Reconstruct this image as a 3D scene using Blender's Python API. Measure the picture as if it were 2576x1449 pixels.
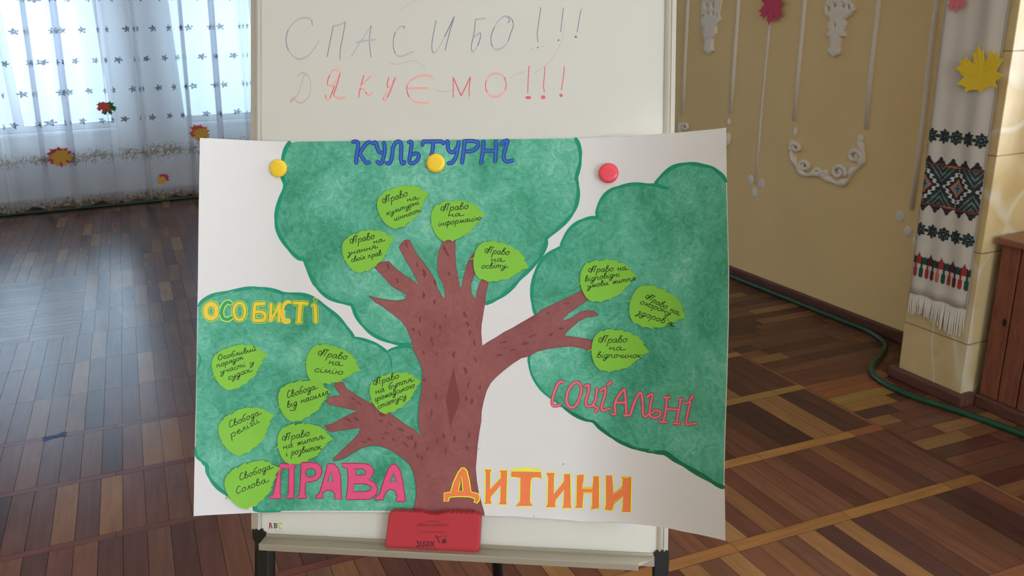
import bpy, bmesh, math, random
import numpy as np
from mathutils import Matrix, Vector
from mathutils.geometry import delaunay_2d_cdt

# ------------------------------------------------------------------ camera
scn = bpy.context.scene
for o in list(bpy.data.objects): bpy.data.objects.remove(o)
COL = scn.collection
FPX, CX, CY, EYE = 2100.0, 1288.0, 724.5, 1.5
R = np.array([[0.91166975, -0.1460206, 0.38410449],
              [-0.41019077, -0.2675789, 0.87186298],
              [-0.0245317, -0.95240722, -0.30383989]])
CAMP = np.array([0.0, 0.0, EYE])
cd = bpy.data.cameras.new('camera'); cam = bpy.data.objects.new('camera', cd); COL.objects.link(cam)
cd.sensor_width = 36.0; cd.lens = FPX * 36.0 / 2576.0; cd.clip_start = 0.05; cd.clip_end = 200
Rb = R @ np.diag([1, -1, -1])
M = Matrix([list(Rb[i]) + [CAMP[i]] for i in range(3)] + [[0, 0, 0, 1]])
cam.matrix_world = M
cd.dof.use_dof = True; cd.dof.focus_distance = 1.33; cd.dof.aperture_fstop = 15.0
scn.camera = cam
# ------------------------------------------------------------------ light
scn.view_settings.view_transform = 'Standard'; scn.view_settings.look = 'None'
scn.view_settings.gamma = 1.0; scn.view_settings.use_curve_mapping = False
scn.view_settings.exposure = 0.46
w = bpy.data.worlds.new('sky'); scn.world = w; w.use_nodes = True
bg = w.node_tree.nodes['Background']; bg.inputs[0].default_value = (0.62, 0.85, 1.0, 1); bg.inputs[1].default_value = 1.6
def area(name, loc, target, sx, sy, watts, col):
    l = bpy.data.lights.new(name, 'AREA'); l.shape = 'RECTANGLE'; l.size = sx; l.size_y = sy
    l.energy = watts; l.color = col
    o = bpy.data.objects.new(name, l); COL.objects.link(o); o.location = loc
    o.rotation_euler = (Vector(target) - Vector(loc)).to_track_quat('-Z', 'Y').to_euler()
    return o
XR, XL, YB, YF, ZC = 3.18, -3.6, 8.62, -4.4, 3.2      # room: right, left, window wall, rear wall, ceiling
area('daylight_side_window', (XR + 0.45, 0.35, 1.75), (XR - 1, 0.35, 1.7), 2.7, 1.7, 180, (1.0, 0.98, 0.95))
area('daylight_side_window_far', (XR + 0.45, -2.7, 1.75), (XR - 1, -2.7, 1.7), 2.2, 1.7, 520, (0.90, 0.95, 1.0))
area('daylight_rear_window', (1.5, YF - 0.45, 1.75), (1.5, 0, 1.6), 2.2, 1.7, 95, (0.92, 0.96, 1.0))
area('daylight_rear_window_far', (-1.7, YF - 0.45, 1.75), (-1.7, 0, 1.6), 2.2, 1.7, 8, (0.92, 0.96, 1.0))
area('daylight_curtain_window', (-0.95, YB + 0.75, 1.75), (-0.95, 0, 1.2), 1.7, 2.0, 64, (0.66, 0.86, 1.0))
area('daylight_curtain_window_next', (1.2, YB + 0.75, 1.75), (1.2, 0, 1.2), 1.6, 2.0, 38, (0.60, 0.84, 1.0))
area('daylight_curtain_window_far', (-2.75, YB + 0.75, 1.75), (-2.75, 0, 1.2), 1.3, 2.0, 56, (0.66, 0.86, 1.0))

# ------------------------------------------------------------------ helpers
rnd = random.Random(7)
def s2l(c):
    c = c / 255.0
    return c / 12.92 if c <= 0.04045 else ((c + 0.055) / 1.055) ** 2.4
def T(r, g, b, k=1.0): return tuple(min(0.95, s2l(v) * k) for v in (r, g, b)) + (1.0,)
KP = 1 / 0.74
MATS = {}
class NT:
    def __init__(s, name):
        s.m = bpy.data.materials.new(name); s.m.use_nodes = True; s.t = s.m.node_tree
        s.b = s.t.nodes['Principled BSDF']; s.out = s.t.nodes['Material Output']
    def n(s, typ, **kw):
        nd = s.t.nodes.new(typ)
        for k, v in kw.items():
            if k[0] == 'i' and (k[1].isupper() or k[1].isdigit()):
                try: key = int(k[1:])
                except ValueError: key = k[1:].replace('_', ' ')
                nd.inputs[key].default_value = v
            else: setattr(nd, k, v)
        return nd
    def l(s, a, b): s.t.links.new(a, b)
    def math(s, op, a, b=None, c=None):
        nd = s.t.nodes.new('ShaderNodeMath'); nd.operation = op
        for i, v in enumerate((a, b, c)):
            if v is None: continue
            if isinstance(v, (int, float)): nd.inputs[i].default_value = v
            else: s.l(v, nd.inputs[i])
        return nd.outputs[0]
    def mix(s, fac, c1, c2):
        nd = s.t.nodes.new('ShaderNodeMix'); nd.data_type = 'RGBA'
        for v, i in ((fac, 0), (c1, 6), (c2, 7)):
            if isinstance(v, (int, float, tuple)): nd.inputs[i].default_value = v
            else: s.l(v, nd.inputs[i])
        return nd.outputs[2]
    def ramp(s, fac, stops):
        nd = s.t.nodes.new('ShaderNodeValToRGB'); e = nd.color_ramp.elements
        while len(e) < len(stops): e.new(0.5)
        for el, (p, c) in zip(e, stops): el.position = p; el.color = c
        s.l(fac, nd.inputs[0]); return nd.outputs[0]
    def coord(s, which='Object'): return s.n('ShaderNodeTexCoord').outputs[which]
    def noise(s, vec, scale, detail=3.0, dist=0.0, rough=0.5):
        nd = s.n('ShaderNodeTexNoise', iScale=scale, iDetail=detail, iDistortion=dist, iRoughness=rough); s.l(vec, nd.inputs['Vector']); return nd.outputs['Fac']
    def mapping(s, vec, scale=(1, 1, 1), rot=(0, 0, 0)):
        nd = s.n('ShaderNodeMapping'); nd.inputs['Scale'].default_value = scale; nd.inputs['Rotation'].default_value = rot
        s.l(vec, nd.inputs[0]); return nd.outputs[0]
def mat(name, col, rough=0.6, spec=0.3, var=0.06, scale=30.0, bump=0.0, metal=0.0):
    """plain surface with a slight procedural variation of its own colour"""
    if name in MATS: return MATS[name]
    q = NT(name); q.b.inputs['Roughness'].default_value = rough; q.b.inputs['Specular IOR Level'].default_value = spec
    q.b.inputs['Metallic'].default_value = metal
    f = q.noise(q.coord(), scale)
    c1 = tuple(v * (1 - var) for v in col[:3]) + (1,); c2 = tuple(min(1, v * (1 + var)) for v in col[:3]) + (1,)
    q.l(q.mix(f, c1, c2), q.b.inputs['Base Color'])
    if bump:
        bp = q.n('ShaderNodeBump', iStrength=bump, iDistance=0.002); q.l(f, bp.inputs['Height']); q.l(bp.outputs[0], q.b.inputs['Normal'])
    MATS[name] = q.m; return q.m

def link(name, verts, faces, mats, parent=None, midx=None, base=None, smooth=False):
    """one mesh object; verts are world positions, the origin sits at the thing's base"""
    verts = np.asarray(verts, float).reshape(-1, 3)
    if parent is not None: base = np.array(parent['_b'])
    elif base is None:
        base = np.array([(verts[:, 0].min() + verts[:, 0].max()) / 2, (verts[:, 1].min() + verts[:, 1].max()) / 2, verts[:, 2].min()])
    me = bpy.data.meshes.new(name); me.from_pydata((verts - base).tolist(), [], [list(map(int, f)) for f in faces])
    if not isinstance(mats, (list, tuple)): mats = [mats]
    for m in mats: me.materials.append(m)
    if midx is not None: me.polygons.foreach_set('material_index', list(midx))
    if smooth: me.polygons.foreach_set('use_smooth', [True] * len(me.polygons))
    me.update()
    o = bpy.data.objects.new(name, me); COL.objects.link(o); o['_b'] = list(map(float, base))
    if parent is not None: o.parent = parent
    else: o.location = base
    return o
def tag(o, label, cat, group=None):
    o['label'] = label; o['category'] = cat
    if group: o['group'] = group
    return o
def struct(o): o['kind'] = 'structure'; return o
def thing(name, base, label, cat, group=None):
    o = bpy.data.objects.new(name, None); COL.objects.link(o); o.empty_display_size = 0.05
    o.location = base; o['_b'] = list(map(float, base)); return tag(o, label, cat, group)
class MB:
    """collects simple solids into one mesh"""
    def __init__(s): s.v = []; s.f = []; s.m = []
    def add(s, v, f, m=0):
        n = len(s.v); s.v += [tuple(map(float, p)) for p in v]; s.f += [[i + n for i in q] for q in f]; s.m += [m] * len(f)
    def box(s, x0, x1, y0, y1, z0, z1, m=0, bev=0.0):
        bm = bmesh.new(); bmesh.ops.create_cube(bm, size=1.0)
        for p in bm.verts: p.co = Vector(((x0 + x1) / 2 + p.co.x * (x1 - x0), (y0 + y1) / 2 + p.co.y * (y1 - y0), (z0 + z1) / 2 + p.co.z * (z1 - z0)))
        if bev: bmesh.ops.bevel(bm, geom=list(bm.edges), offset=bev, segments=2, affect='EDGES', profile=0.5)
        s.bm(bm, m)
    def bm(s, bm, m=0):
        bm.verts.index_update(); s.add([p.co[:] for p in bm.verts], [[q.index for q in f.verts] for f in bm.faces], m); bm.free()
    def frame_box(s, O, A, B, C, m=0, bev=0.0):
        """box from corner O along vectors A, B, C"""
        bm = bmesh.new(); bmesh.ops.create_cube(bm, size=1.0)
        for p in bm.verts: p.co = Vector(np.array(O) + np.array(A) * (p.co.x + .5) + np.array(B) * (p.co.y + .5) + np.array(C) * (p.co.z + .5))
        if bev: bmesh.ops.bevel(bm, geom=list(bm.edges), offset=bev, segments=2, affect='EDGES', profile=0.5)
        bmesh.ops.recalc_face_normals(bm, faces=bm.faces); s.bm(bm, m)
    def tube(s, pts, r, n=10, m=0, flat=None, cap=True):
        pts = [np.array(p, float) for p in pts]; k = len(pts); rr = r if hasattr(r, '__len__') else [r] * k
        v = []; up = None
        for i, p in enumerate(pts):
            t = pts[min(i + 1, k - 1)] - pts[max(i - 1, 0)]; t = t / (np.linalg.norm(t) + 1e-12)
            if flat is not None: e2 = np.array(flat, float); e1 = np.cross(t, e2); e1 /= np.linalg.norm(e1) + 1e-12
            else:
                if up is None: up = np.array([0, 0, 1.0]) if abs(t[2]) < .9 else np.array([1.0, 0, 0])
                e1 = np.cross(t, up); e1 /= np.linalg.norm(e1) + 1e-12; e2 = np.cross(e1, t); up = e2
            for j in range(n):
                a = 2 * math.pi * j / n; v.append(p + rr[i] * (e1 * math.cos(a) + e2 * math.sin(a)))
        f = [[i * n + j, i * n + (j + 1) % n, (i + 1) * n + (j + 1) % n, (i + 1) * n + j] for i in range(k - 1) for j in range(n)]
        if cap: f += [list(range(n))[::-1], [(k - 1) * n + j for j in range(n)]]
        s.add(v, f, m)
    def build(s, name, mats, parent=None, smooth=False, base=None): return link(name, s.v, s.f, mats, parent, s.m, base, smooth)

# --- pixels of the photograph -> directions, planes
def ray(p):
    p = np.asarray(p, float).reshape(-1, 2)
    return np.stack([p[:, 0] - CX, p[:, 1] - CY, np.full(len(p), FPX)], 1) @ R.T
def on_x(p, X): d = ray(p); return CAMP + d * (X / d[:, 0])[:, None]
def on_y(p, Y): d = ray(p); return CAMP + d * (Y / d[:, 1])[:, None]
def on_z(p, Z): d = ray(p); return CAMP + d * ((Z - EYE) / d[:, 2])[:, None]
# board frame: origin, across, down, towards the viewer
BP = np.array([0.20907783, 1.52329734, 1.54518501])
DH = np.array([0.856169010, -0.516695613, 0.0]); DH /= np.linalg.norm(DH)
DV = np.array([-0.14100159, -0.23460734, -0.96180973]); DV -= DH * (DV @ DH); DV /= np.linalg.norm(DV)
DN = np.cross(DV, DH)
def B3(a, v, wv=0.0):
    a = np.asarray(a, float); v = np.asarray(v, float); wv = np.broadcast_to(np.asarray(wv, float), np.broadcast(a, v).shape)
    a, v = np.broadcast_arrays(a, v)
    return BP + a[..., None] * DH + v[..., None] * DV + wv[..., None] * DN
def on_b(p, wv=0.0):
    d = ray(p); wv = np.broadcast_to(np.asarray(wv, float), (len(d),))
    t = ((BP - CAMP) @ DN + wv) / (d @ DN); X = CAMP + d * t[:, None] - BP
    return X @ DH, X @ DV
def W_paper(a, v):
    l = np.maximum(0, 0.075 - a); r = np.maximum(0, a - 0.53); k = np.clip((v - .23) / .64, 0, 1)
    return 0.0052 + (2.1 + .4 * k) * l ** 2 + (2.1 + 1.0 * k) * r ** 2
def on_surf(p, W):
    wv = np.full(len(np.asarray(p).reshape(-1, 2)), .005)
    for _ in range(14): a, v = on_b(p, wv); wv = W(a, v)
    return a, v, wv
def map_paper(p, off):
    a, v, wv = on_surf(p, W_paper); return B3(a, v, wv + off)
def map_board(p, off): a, v = on_b(p, 0.0); return B3(a, v, np.zeros(len(a)) + off)
def Z(org, s, pts): return [(org[0] + x / s, org[1] + y / s) for x, y in pts]

# --- flat shapes in photograph pixels, later mapped onto a surface
def catmull(pts, step=3.0, closed=False):
    P = [np.array(p, float) for p in pts]
    if len(P) < 3 and not closed:
        n = max(2, int(np.linalg.norm(P[-1] - P[0]) / step)); return [P[0] + (P[-1] - P[0]) * i / n for i in range(n + 1)]
    out = []; n = len(P)
    for i in range(n if closed else n - 1):
        p1, p2 = P[i], P[(i + 1) % n]
        p0 = P[(i - 1) % n] if closed or i > 0 else 2 * p1 - p2
        p3 = P[(i + 2) % n] if closed or i + 2 < n else 2 * p2 - p1
        k = max(1, int(np.linalg.norm(p2 - p1) / step))
        for j in range(k):
            t = j / k
            out.append(.5 * (2 * p1 + (p2 - p0) * t + (2 * p0 - 5 * p1 + 4 * p2 - p3) * t * t + (3 * p1 - p0 - 3 * p2 + p3) * t ** 3))
    if not closed: out.append(P[-1])
    return out
def inside(pt, poly):
    x, y = pt; c = False; n = len(poly); j = n - 1
    for i in range(n):
        xi, yi = poly[i]; xj, yj = poly[j]
        if (yi > y) != (yj > y) and x < (xj - xi) * (y - yi) / (yj - yi + 1e-12) + xi: c = not c
        j = i
    return c
class Flat:
    def __init__(s): s.v = []; s.o = []; s.f = []; s.m = []
    def raw(s, v, f, off, m):
        n = len(s.v); s.v += [tuple(p) for p in v]; s.o += [off] * len(v); s.f += [[i + n for i in q] for q in f]; s.m += [m] * len(f)
    def fill(s, outer, off, m, holes=(), grid=14.0):
        loops = [[tuple(map(float, p)) for p in outer]] + [[tuple(map(float, p)) for p in h] for h in holes]
        vs = []; es = []
        for L in loops:
            n = len(vs); vs += [Vector(p) for p in L]; es += [(n + i, n + (i + 1) % len(L)) for i in range(len(L))]
        xs = [p[0] for p in loops[0]]; ys = [p[1] for p in loops[0]]
        y = min(ys) + grid * .5
        while y < max(ys):
            x = min(xs) + grid * .5
            while x < max(xs):
                if inside((x, y), loops[0]) and not any(inside((x, y), h) for h in loops[1:]): vs.append(Vector((x, y)))
                x += grid
            y += grid
        r = delaunay_2d_cdt(vs, es, [], 0, 1e-5); V = [tuple(p) for p in r[0]]; F = []
        for q in r[2]:
            c = (sum(V[i][0] for i in q) / len(q), sum(V[i][1] for i in q) / len(q))
            if inside(c, loops[0]) and not any(inside(c, h) for h in loops[1:]):
                a, b, c3 = V[q[0]], V[q[1]], V[q[2]]
                if (b[0] - a[0]) * (c3[1] - a[1]) - (b[1] - a[1]) * (c3[0] - a[0]) > 0: q = q[::-1]
                F.append(list(q))
        s.raw(V, F, off, m)
    def rib(s, pts, wd, off, m, step=2.5, closed=False, smooth=True, wfun=None, cap=True, mfun=None):
        P = catmull(pts, step, closed) if smooth else [np.array(p, float) for p in pts]
        k = len(P); L = []; Rr = []; dirs = []
        for i in range(k):
            a = P[(i - 1) % k] if closed or i > 0 else P[i]; b = P[(i + 1) % k] if closed or i < k - 1 else P[i]
            t = b - a; t = t / (np.linalg.norm(t) + 1e-9); nn = np.array([-t[1], t[0]]); dirs.append(t)
            h = (wfun(i / max(1, k - 1), t) if wfun else wd) / 2
            if not closed and cap and (i == 0 or i == k - 1): h *= .55
            L.append(P[i] + nn * h); Rr.append(P[i] - nn * h)
        if not closed and cap:   # short rounded ends
            h0 = (wfun(0, dirs[0]) if wfun else wd) * .22; h1 = (wfun(1, dirs[-1]) if wfun else wd) * .22
            for A in (L, Rr): A[0] = A[0] - dirs[0] * h0; A[-1] = A[-1] + dirs[-1] * h1
        n = len(s.v)
        for i in range(k): s.v += [tuple(L[i]), tuple(Rr[i])]; s.o += [off, off]
        for i in range(k if closed else k - 1):
            j = (i + 1) % k; s.f.append([n + 2 * i, n + 2 * j, n + 2 * j + 1, n + 2 * i + 1]); s.m.append(mfun(dirs[i]) if mfun else m)
    def dot(s, c, rx, ry, off, m, n=12): s.raw([(c[0] + rx * math.cos(2 * math.pi * i / n), c[1] + ry * math.sin(2 * math.pi * i / n)) for i in range(n)], [list(range(n))[::-1]], off, m)
    def build(s, name, mats, parent, mapper):
        v = mapper(np.array(s.v), np.array(s.o)); return link(name, v, s.f, mats, parent, s.m)

# ================================================================== the room
# --- floor: individual parquet staves, their own colour per stave
def floor_material():
    q = NT('parquet'); at = q.n('ShaderNodeAttribute', attribute_name='stave'); uv = q.n('ShaderNodeUVMap', uv_map='grain').outputs[0]
    g = q.noise(q.mapping(uv, (3.0, 46.0, 1)), 1.0, 4.0, 0.6); k = q.noise(q.mapping(uv, (2.2, 5.0, 1)), 1.0, 2.0, 1.5)
    f = q.math('ADD', q.math('MULTIPLY', g, 0.55), q.math('MULTIPLY', k, 0.5))
    f = q.math('ADD', f, 0.47)
    mx = q.n('ShaderNodeVectorMath', operation='SCALE'); q.l(at.outputs['Color'], mx.inputs[0]); q.l(f, mx.inputs['Scale'])
    q.l(mx.outputs[0], q.b.inputs['Base Color'])
    rg = q.math('ADD', q.math('MULTIPLY', g, 0.08), 0.21); q.l(rg, q.b.inputs['Roughness'])
    q.b.inputs['Specular IOR Level'].default_value = 0.15
    bp = q.n('ShaderNodeBump', iStrength=0.05, iDistance=0.001); q.l(g, bp.inputs['Height']); q.l(bp.outputs[0], q.b.inputs['Normal'])
    return q.m
def build_floor():
    V = []; F = []; Cc = []; UV = []
    SH = -0.045; PITCH = 0.413; Y0 = 2.985
    red = [(96, 60, 46), (88, 55, 43), (104, 66, 49), (84, 52, 42), (108, 70, 51), (98, 66, 50)]
    ochre = [(126, 88, 56), (134, 96, 60), (118, 80, 52)]
    dark = [(70, 45, 38), (76, 50, 43)]
    def col():
        u = rnd.random(); c = rnd.choice(ochre if u < .15 else dark if u < .24 else red); j = rnd.uniform(.92, 1.1)
        return tuple(s2l(v) * j * 1.08 for v in c) + (1,)
    def stave(x0, x1, y0, y1, along_y, c=None):
        g = .0007; x0 += g; x1 -= g; y0 += g; y1 -= g
        if x1 - x0 < .004 or y1 - y0 < .004: return
        n = len(V)
        for x, y in ((x0, y0), (x1, y0), (x1, y1), (x0, y1)): V.append((x, min(YB, max(YF, y + SH * x)), 0.0))
        F.append([n, n + 1, n + 2, n + 3]); Cc.append(c or col()); o = rnd.uniform(0, 40)
        UV.extend([(y + o, x + o) if along_y else (x + o, y + o) for x, y in ((x0, y0), (x1, y0), (x1, y1), (x0, y1))])
    yellow = lambda: tuple(s2l(v) * rnd.uniform(.9, 1.1) * 1.05 for v in rnd.choice([(150, 108, 60), (142, 98, 56), (134, 84, 52)])) + (1,)
    rdstrip = lambda: tuple(s2l(v) * rnd.uniform(.9, 1.1) for v in rnd.choice([(108, 64, 49), (100, 58, 46)])) + (1,)
    XE = 2.42                               # a border of cross-laid staves starts here
    r = -19
    while Y0 + r * PITCH < YB + .2:
        yb = Y0 + r * PITCH
        strip = yb < 3.6
        top = yb + PITCH
        ys = yb + (0.024 if strip else 0)
        yt = top - (0.024 if top < 3.6 else 0)
        if strip:
            x = XL
            while x < XE:
                x2 = min(x + .42, XE); hw = .016 if x < .6 else .024; stave(x, x2, yb - hw, yb + hw, False, rdstrip() if x < .6 else yellow()); x = x2
        x = XL
        cross = lambda xx: (4.25 < yb < 5.7 and xx < -0.42)
        while x < XE:
            if cross(x):
                x2 = min(x + .42, -0.42 + 0.0); x2 = x2 if x2 > x + .02 else -0.40; n = 6
                for i in range(n): stave(x, x2, yb + (top - yb) * i / n, yb + (top - yb) * (i + 1) / n, False)
                x = x2
            else:
                x2 = min(x + .069, XE); e = .008 if x < .6 else 0; stave(x, x2, ys - (e if strip else 0), yt + (e if top < 3.6 else 0), True); x = x2
        # border block: staves along x, then a column of staves along y
        xb = XE
        n = 6; lit = r % 2 == 0
        for i in range(n):
            a = yb + (top - yb) * i / n; b = yb + (top - yb) * (i + 1) / n
            e = xb + .42 - .069 * (i if r % 2 else n - 1 - i) * .9
            stave(xb, e, a, b, False, yellow() if (r == -2 and i > 1) else None)
            z = e
            stave(e, min(e + .42, XR), a, b, False)
            if e + .42 < XR: stave(e + .42, XR, a, b, False)
        r += 1
    ns = len(F)
    n = len(V)    # the slab under the staves
    for z in (-.004, -.12):
        for x, y in ((XL - .2, YF - .2), (XR + .2, YF - .2), (XR + .2, YB + .2), (XL - .2, YB + .2)): V.append((x, y, z))
    F.extend([[n, n + 1, n + 2, n + 3], [n + 7, n + 6, n + 5, n + 4]] + [[n + i, n + 4 + i, n + 4 + (i + 1) % 4, n + (i + 1) % 4] for i in range(4)])
    seam = tuple(s2l(v) for v in (52, 34, 28)) + (1,)
    Cc += [seam] * 6; UV += [(0, 0)] * 24
    o = link('floor', V, F, floor_material(), base=np.zeros(3)); me = o.data
    ca = me.color_attributes.new('stave', 'FLOAT_COLOR', 'CORNER'); u = me.uv_layers.new(name='grain'); i = 0
    buf = np.zeros((len(me.loops), 4), 'f')
    for p, c in zip(me.polygons, Cc):
        for li in p.loop_indices: buf[li] = c
    ca.data.foreach_set('color', buf.ravel()); u.data.foreach_set('uv', np.array(UV, 'f').ravel())
    return struct(o)
build_floor()

def ochre_wall():
    q = NT('ochre_wall'); c = q.coord(); f = q.noise(c, 2.2, 3); g = q.noise(c, 160, 2)
    col = q.ramp(q.math('ADD', q.math('MULTIPLY', f, .7), q.math('MULTIPLY', g, .3)), [(.3, T(231, 203, 147)), (.7, T(240, 212, 156))])
    q.l(col, q.b.inputs['Base Color']); q.b.inputs['Roughness'].default_value = .75; q.b.inputs['Specular IOR Level'].default_value = .2
    bp = q.n('ShaderNodeBump', iStrength=.08, iDistance=.002); q.l(g, bp.inputs['Height']); q.l(bp.outputs[0], q.b.inputs['Normal']); return q.m
M_OCHRE = ochre_wall()
M_PLASTER = mat('pale_plaster', T(232, 230, 226), .8, .2)
M_CEIL = mat('ceiling_white', T(240, 239, 236), .85, .1)
M_WINFRAME = mat('white_window_paint', T(222, 224, 226), .4, .4)
def glass_mat():
    q = NT('window_glass'); t = q.t; tr = q.n('ShaderNodeBsdfTransparent'); gl = q.n('ShaderNodeBsdfGlossy', iRoughness=.02)
    tr.inputs[0].default_value = (.96, .98, 1, 1); fr = q.n('ShaderNodeFresnel', iIOR=1.45); mx = q.n('ShaderNodeMixShader')
    q.l(fr.outputs[0], mx.inputs[0]); q.l(tr.outputs[0], mx.inputs[1]); q.l(gl.outputs[0], mx.inputs[2]); q.l(mx.outputs[0], q.out.inputs[0]); return q.m
M_GLASS = glass_mat()

ZS, ZT = 0.66, 2.55                      # window sill and head
wins_b = [(-3.45, -2.0), (-1.75, -0.13), (0.40, 2.0)]
b = MB(); xs = [XL - .2] + [x for w_ in wins_b for x in w_] + [XR + .2]
for i in range(0, len(xs), 2): b.box(xs[i], xs[i + 1], YB, YB + .3, 0, ZC)
for x0, x1 in wins_b: b.box(x0, x1, YB, YB + .3, 0, ZS); b.box(x0, x1, YB, YB + .3, ZT, ZC)
struct(b.build('wall_back', M_PLASTER))
wins_r = [(-3.9, -1.6), (-1.0, 1.86)]
b = MB(); ys = [YF - .2] + [y for w_ in wins_r for y in w_] + [YB]
for i in range(0, len(ys), 2): b.box(XR, XR + .3, ys[i], ys[i + 1], 0, ZC)
for y0, y1 in wins_r: b.box(XR, XR + .3, y0, y1, 0, .86); b.box(XR, XR + .3, y0, y1, ZT, ZC)
struct(b.build('wall_right', M_OCHRE))
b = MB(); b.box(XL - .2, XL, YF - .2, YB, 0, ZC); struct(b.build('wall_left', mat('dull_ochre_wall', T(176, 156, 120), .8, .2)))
wins_f = [(-2.9, -.5), (.3, 2.7)]
b = MB(); xs = [XL - .2] + [x for w_ in wins_f for x in w_] + [XR + .3]
for i in range(0, len(xs), 2): b.box(xs[i], xs[i + 1], YF - .3, YF, 0, ZC)
for x0, x1 in wins_f: b.box(x0, x1, YF - .3, YF, 0, .86); b.box(x0, x1, YF - .3, YF, ZT, ZC)
struct(b.build('wall_front', M_PLASTER))
b = MB(); b.box(XL - .2, XR + .3, YF - .2, YB + .3, ZC, ZC + .15); struct(b.build('ceiling', M_CEIL))
def window(num, lo, hi, axis, zs):
    """casement in an opening: frame, mullions, sill and panes"""
    root = bpy.data.objects.new('window_%d' % num, None); COL.objects.link(root); root['kind'] = 'structure'
    c = (lo + hi) / 2; base = (c, YB + .12, zs) if axis == 'y' else (c, YF - .12, zs) if axis == 'f' else (XR + .12, c, zs); root.location = base; root['_b'] = list(base)
    f = MB(); p = MB(); s = MB()
    def bx(mb, u0, u1, d0, d1, z0, z1, bev=.004):
        if axis == 'y': mb.box(u0, u1, YB + d0, YB + d1, z0, z1, 0, bev)
        elif axis == 'f': mb.box(u0, u1, YF - d1, YF - d0, z0, z1, 0, bev)
        else: mb.box(XR + d0, XR + d1, u0, u1, z0, z1, 0, bev)
    t = .055
    bx(f, lo, hi, .09, .15, zs, zs + t); bx(f, lo, hi, .09, .15, ZT - t, ZT); bx(f, lo, lo + t, .09, .15, zs + t, ZT - t); bx(f, hi - t, hi, .09, .15, zs + t, ZT - t)
    n = max(2, round((hi - lo) / .75))
    for i in range(1, n): u = lo + (hi - lo) * i / n; bx(f, u - .04, u + .04, .09, .15, zs + t, ZT - t)
    zt = zs + (ZT - zs) * .72; bx(f, lo + t, hi - t, .095, .145, zt - .03, zt + .03)
    bx(p, lo + t, hi - t, .118, .122, zs + t, ZT - t, 0); bx(s, lo - .0, hi + .0, -.06 if axis == 'y' else -.02, .09, zs - .03, zs, .006)
    f.build('frame', M_WINFRAME, root); p.build('pane', M_GLASS, root); s.build('sill', M_WINFRAME, root)
for i, (x0, x1) in enumerate(wins_b): window(i + 1, x0, x1, 'y', ZS)
for i, (y0, y1) in enumerate(wins_r): window(i + 4, y0, y1, 'x', .86)
for i, (x0, x1) in enumerate(wins_f): window(i + 6, x0, x1, 'f', .86)

def wood_mat(name, c1, c2, c3, scale=(1, 1, 1), rough=.45, boards=None):
    q = NT(name); c = q.coord(); m = q.mapping(c, scale); f = q.noise(m, 6.0, 4, 1.2); g = q.noise(m, 40.0, 3, .4)
    col = q.ramp(q.math('ADD', q.math('MULTIPLY', f, .65), q.math('MULTIPLY', g, .35)), [(.3, c1), (.5, c2), (.72, c3)])
    q.l(col, q.b.inputs['Base Color']); q.b.inputs['Roughness'].default_value = rough; q.b.inputs['Specular IOR Level'].default_value = .35
    bp = q.n('ShaderNodeBump', iStrength=.1, iDistance=.001); q.l(g, bp.inputs['Height']); q.l(bp.outputs[0], q.b.inputs['Normal']); return q.m
M_SKIRT = wood_mat('skirting_wood', T(84, 52, 44), T(98, 62, 52), T(112, 72, 58), (8, 1, 8))
M_SKIRTX = wood_mat('skirting_wood_back', T(78, 50, 44), T(90, 58, 50), T(104, 66, 54), (1, 8, 8))
PX, PY0, PY1 = 2.84, 2.05, 2.352          # tiled pier: face, near side, far side
b = MB(); b.box(XR - .022, XR, PY1 + .02, YB - .03, 0, .058, 0, .006); struct(b.build('baseboard_right', M_SKIRT))
b = MB(); b.box(XL, XR - .03, YB - .03, YB, 0, .07, 0, .006); struct(b.build('baseboard_back', M_SKIRTX))
b = MB(); b.box(PX - .03, PX, PY0 - .03, PY1 + .03, 0, .05, 0, .006); b.box(PX, 2.893, PY0 - .03, PY0, 0, .05, 0, .006)
b.box(PX, XR - .022, PY1, PY1 + .03, 0, .05, 0, .006)
struct(b.build('baseboard_pier', M_SKIRT))
def tile_mat():
    q = NT('beige_marble_tile'); c = q.coord(); sep = q.n('ShaderNodeSeparateXYZ'); q.l(c, sep.inputs[0])
    n1 = q.noise(q.mapping(c, (1.6, 2.0, 1.1)), 2.0, 1, .6); veins = q.math('ABSOLUTE', q.math('SUBTRACT', n1, .5))
    vm = q.n('ShaderNodeMapRange', interpolation_type='SMOOTHSTEP'); vm.inputs[1].default_value = .0; vm.inputs[2].default_value = .03; vm.inputs[3].default_value = .6; vm.inputs[4].default_value = 0
    q.l(veins, vm.inputs[0])
    n2 = q.noise(c, 6, 4, .8); basec = q.ramp(n2, [(.3, T(196, 168, 116)), (.55, T(206, 182, 134)), (.75, T(214, 186, 132))])
    col = q.mix(vm.outputs[0], basec, T(220, 212, 190))
    zf = q.math('FRACT', q.math('DIVIDE', q.math('SUBTRACT', sep.outputs[2], 0.255), .368))
    d = q.math('MINIMUM', zf, q.math('SUBTRACT', 1.0, zf)); sm = q.math('LESS_THAN', d, .0075)
    col = q.mix(sm, col, T(150, 128, 92)); q.l(col, q.b.inputs['Base Color'])
    q.b.inputs['Roughness'].default_value = .38; q.b.inputs['Specular IOR Level'].default_value = .4
    bp = q.n('ShaderNodeBump', iStrength=.6, iDistance=.002, invert=True); q.l(sm, bp.inputs['Height']); q.l(bp.outputs[0], q.b.inputs['Normal']); return q.m
b = MB(); b.box(PX, XR, PY0, PY1, 0, ZC, 0, .003); struct(b.build('trim_1', tile_mat(), base=np.array([PX, PY0, 0.])))

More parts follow.
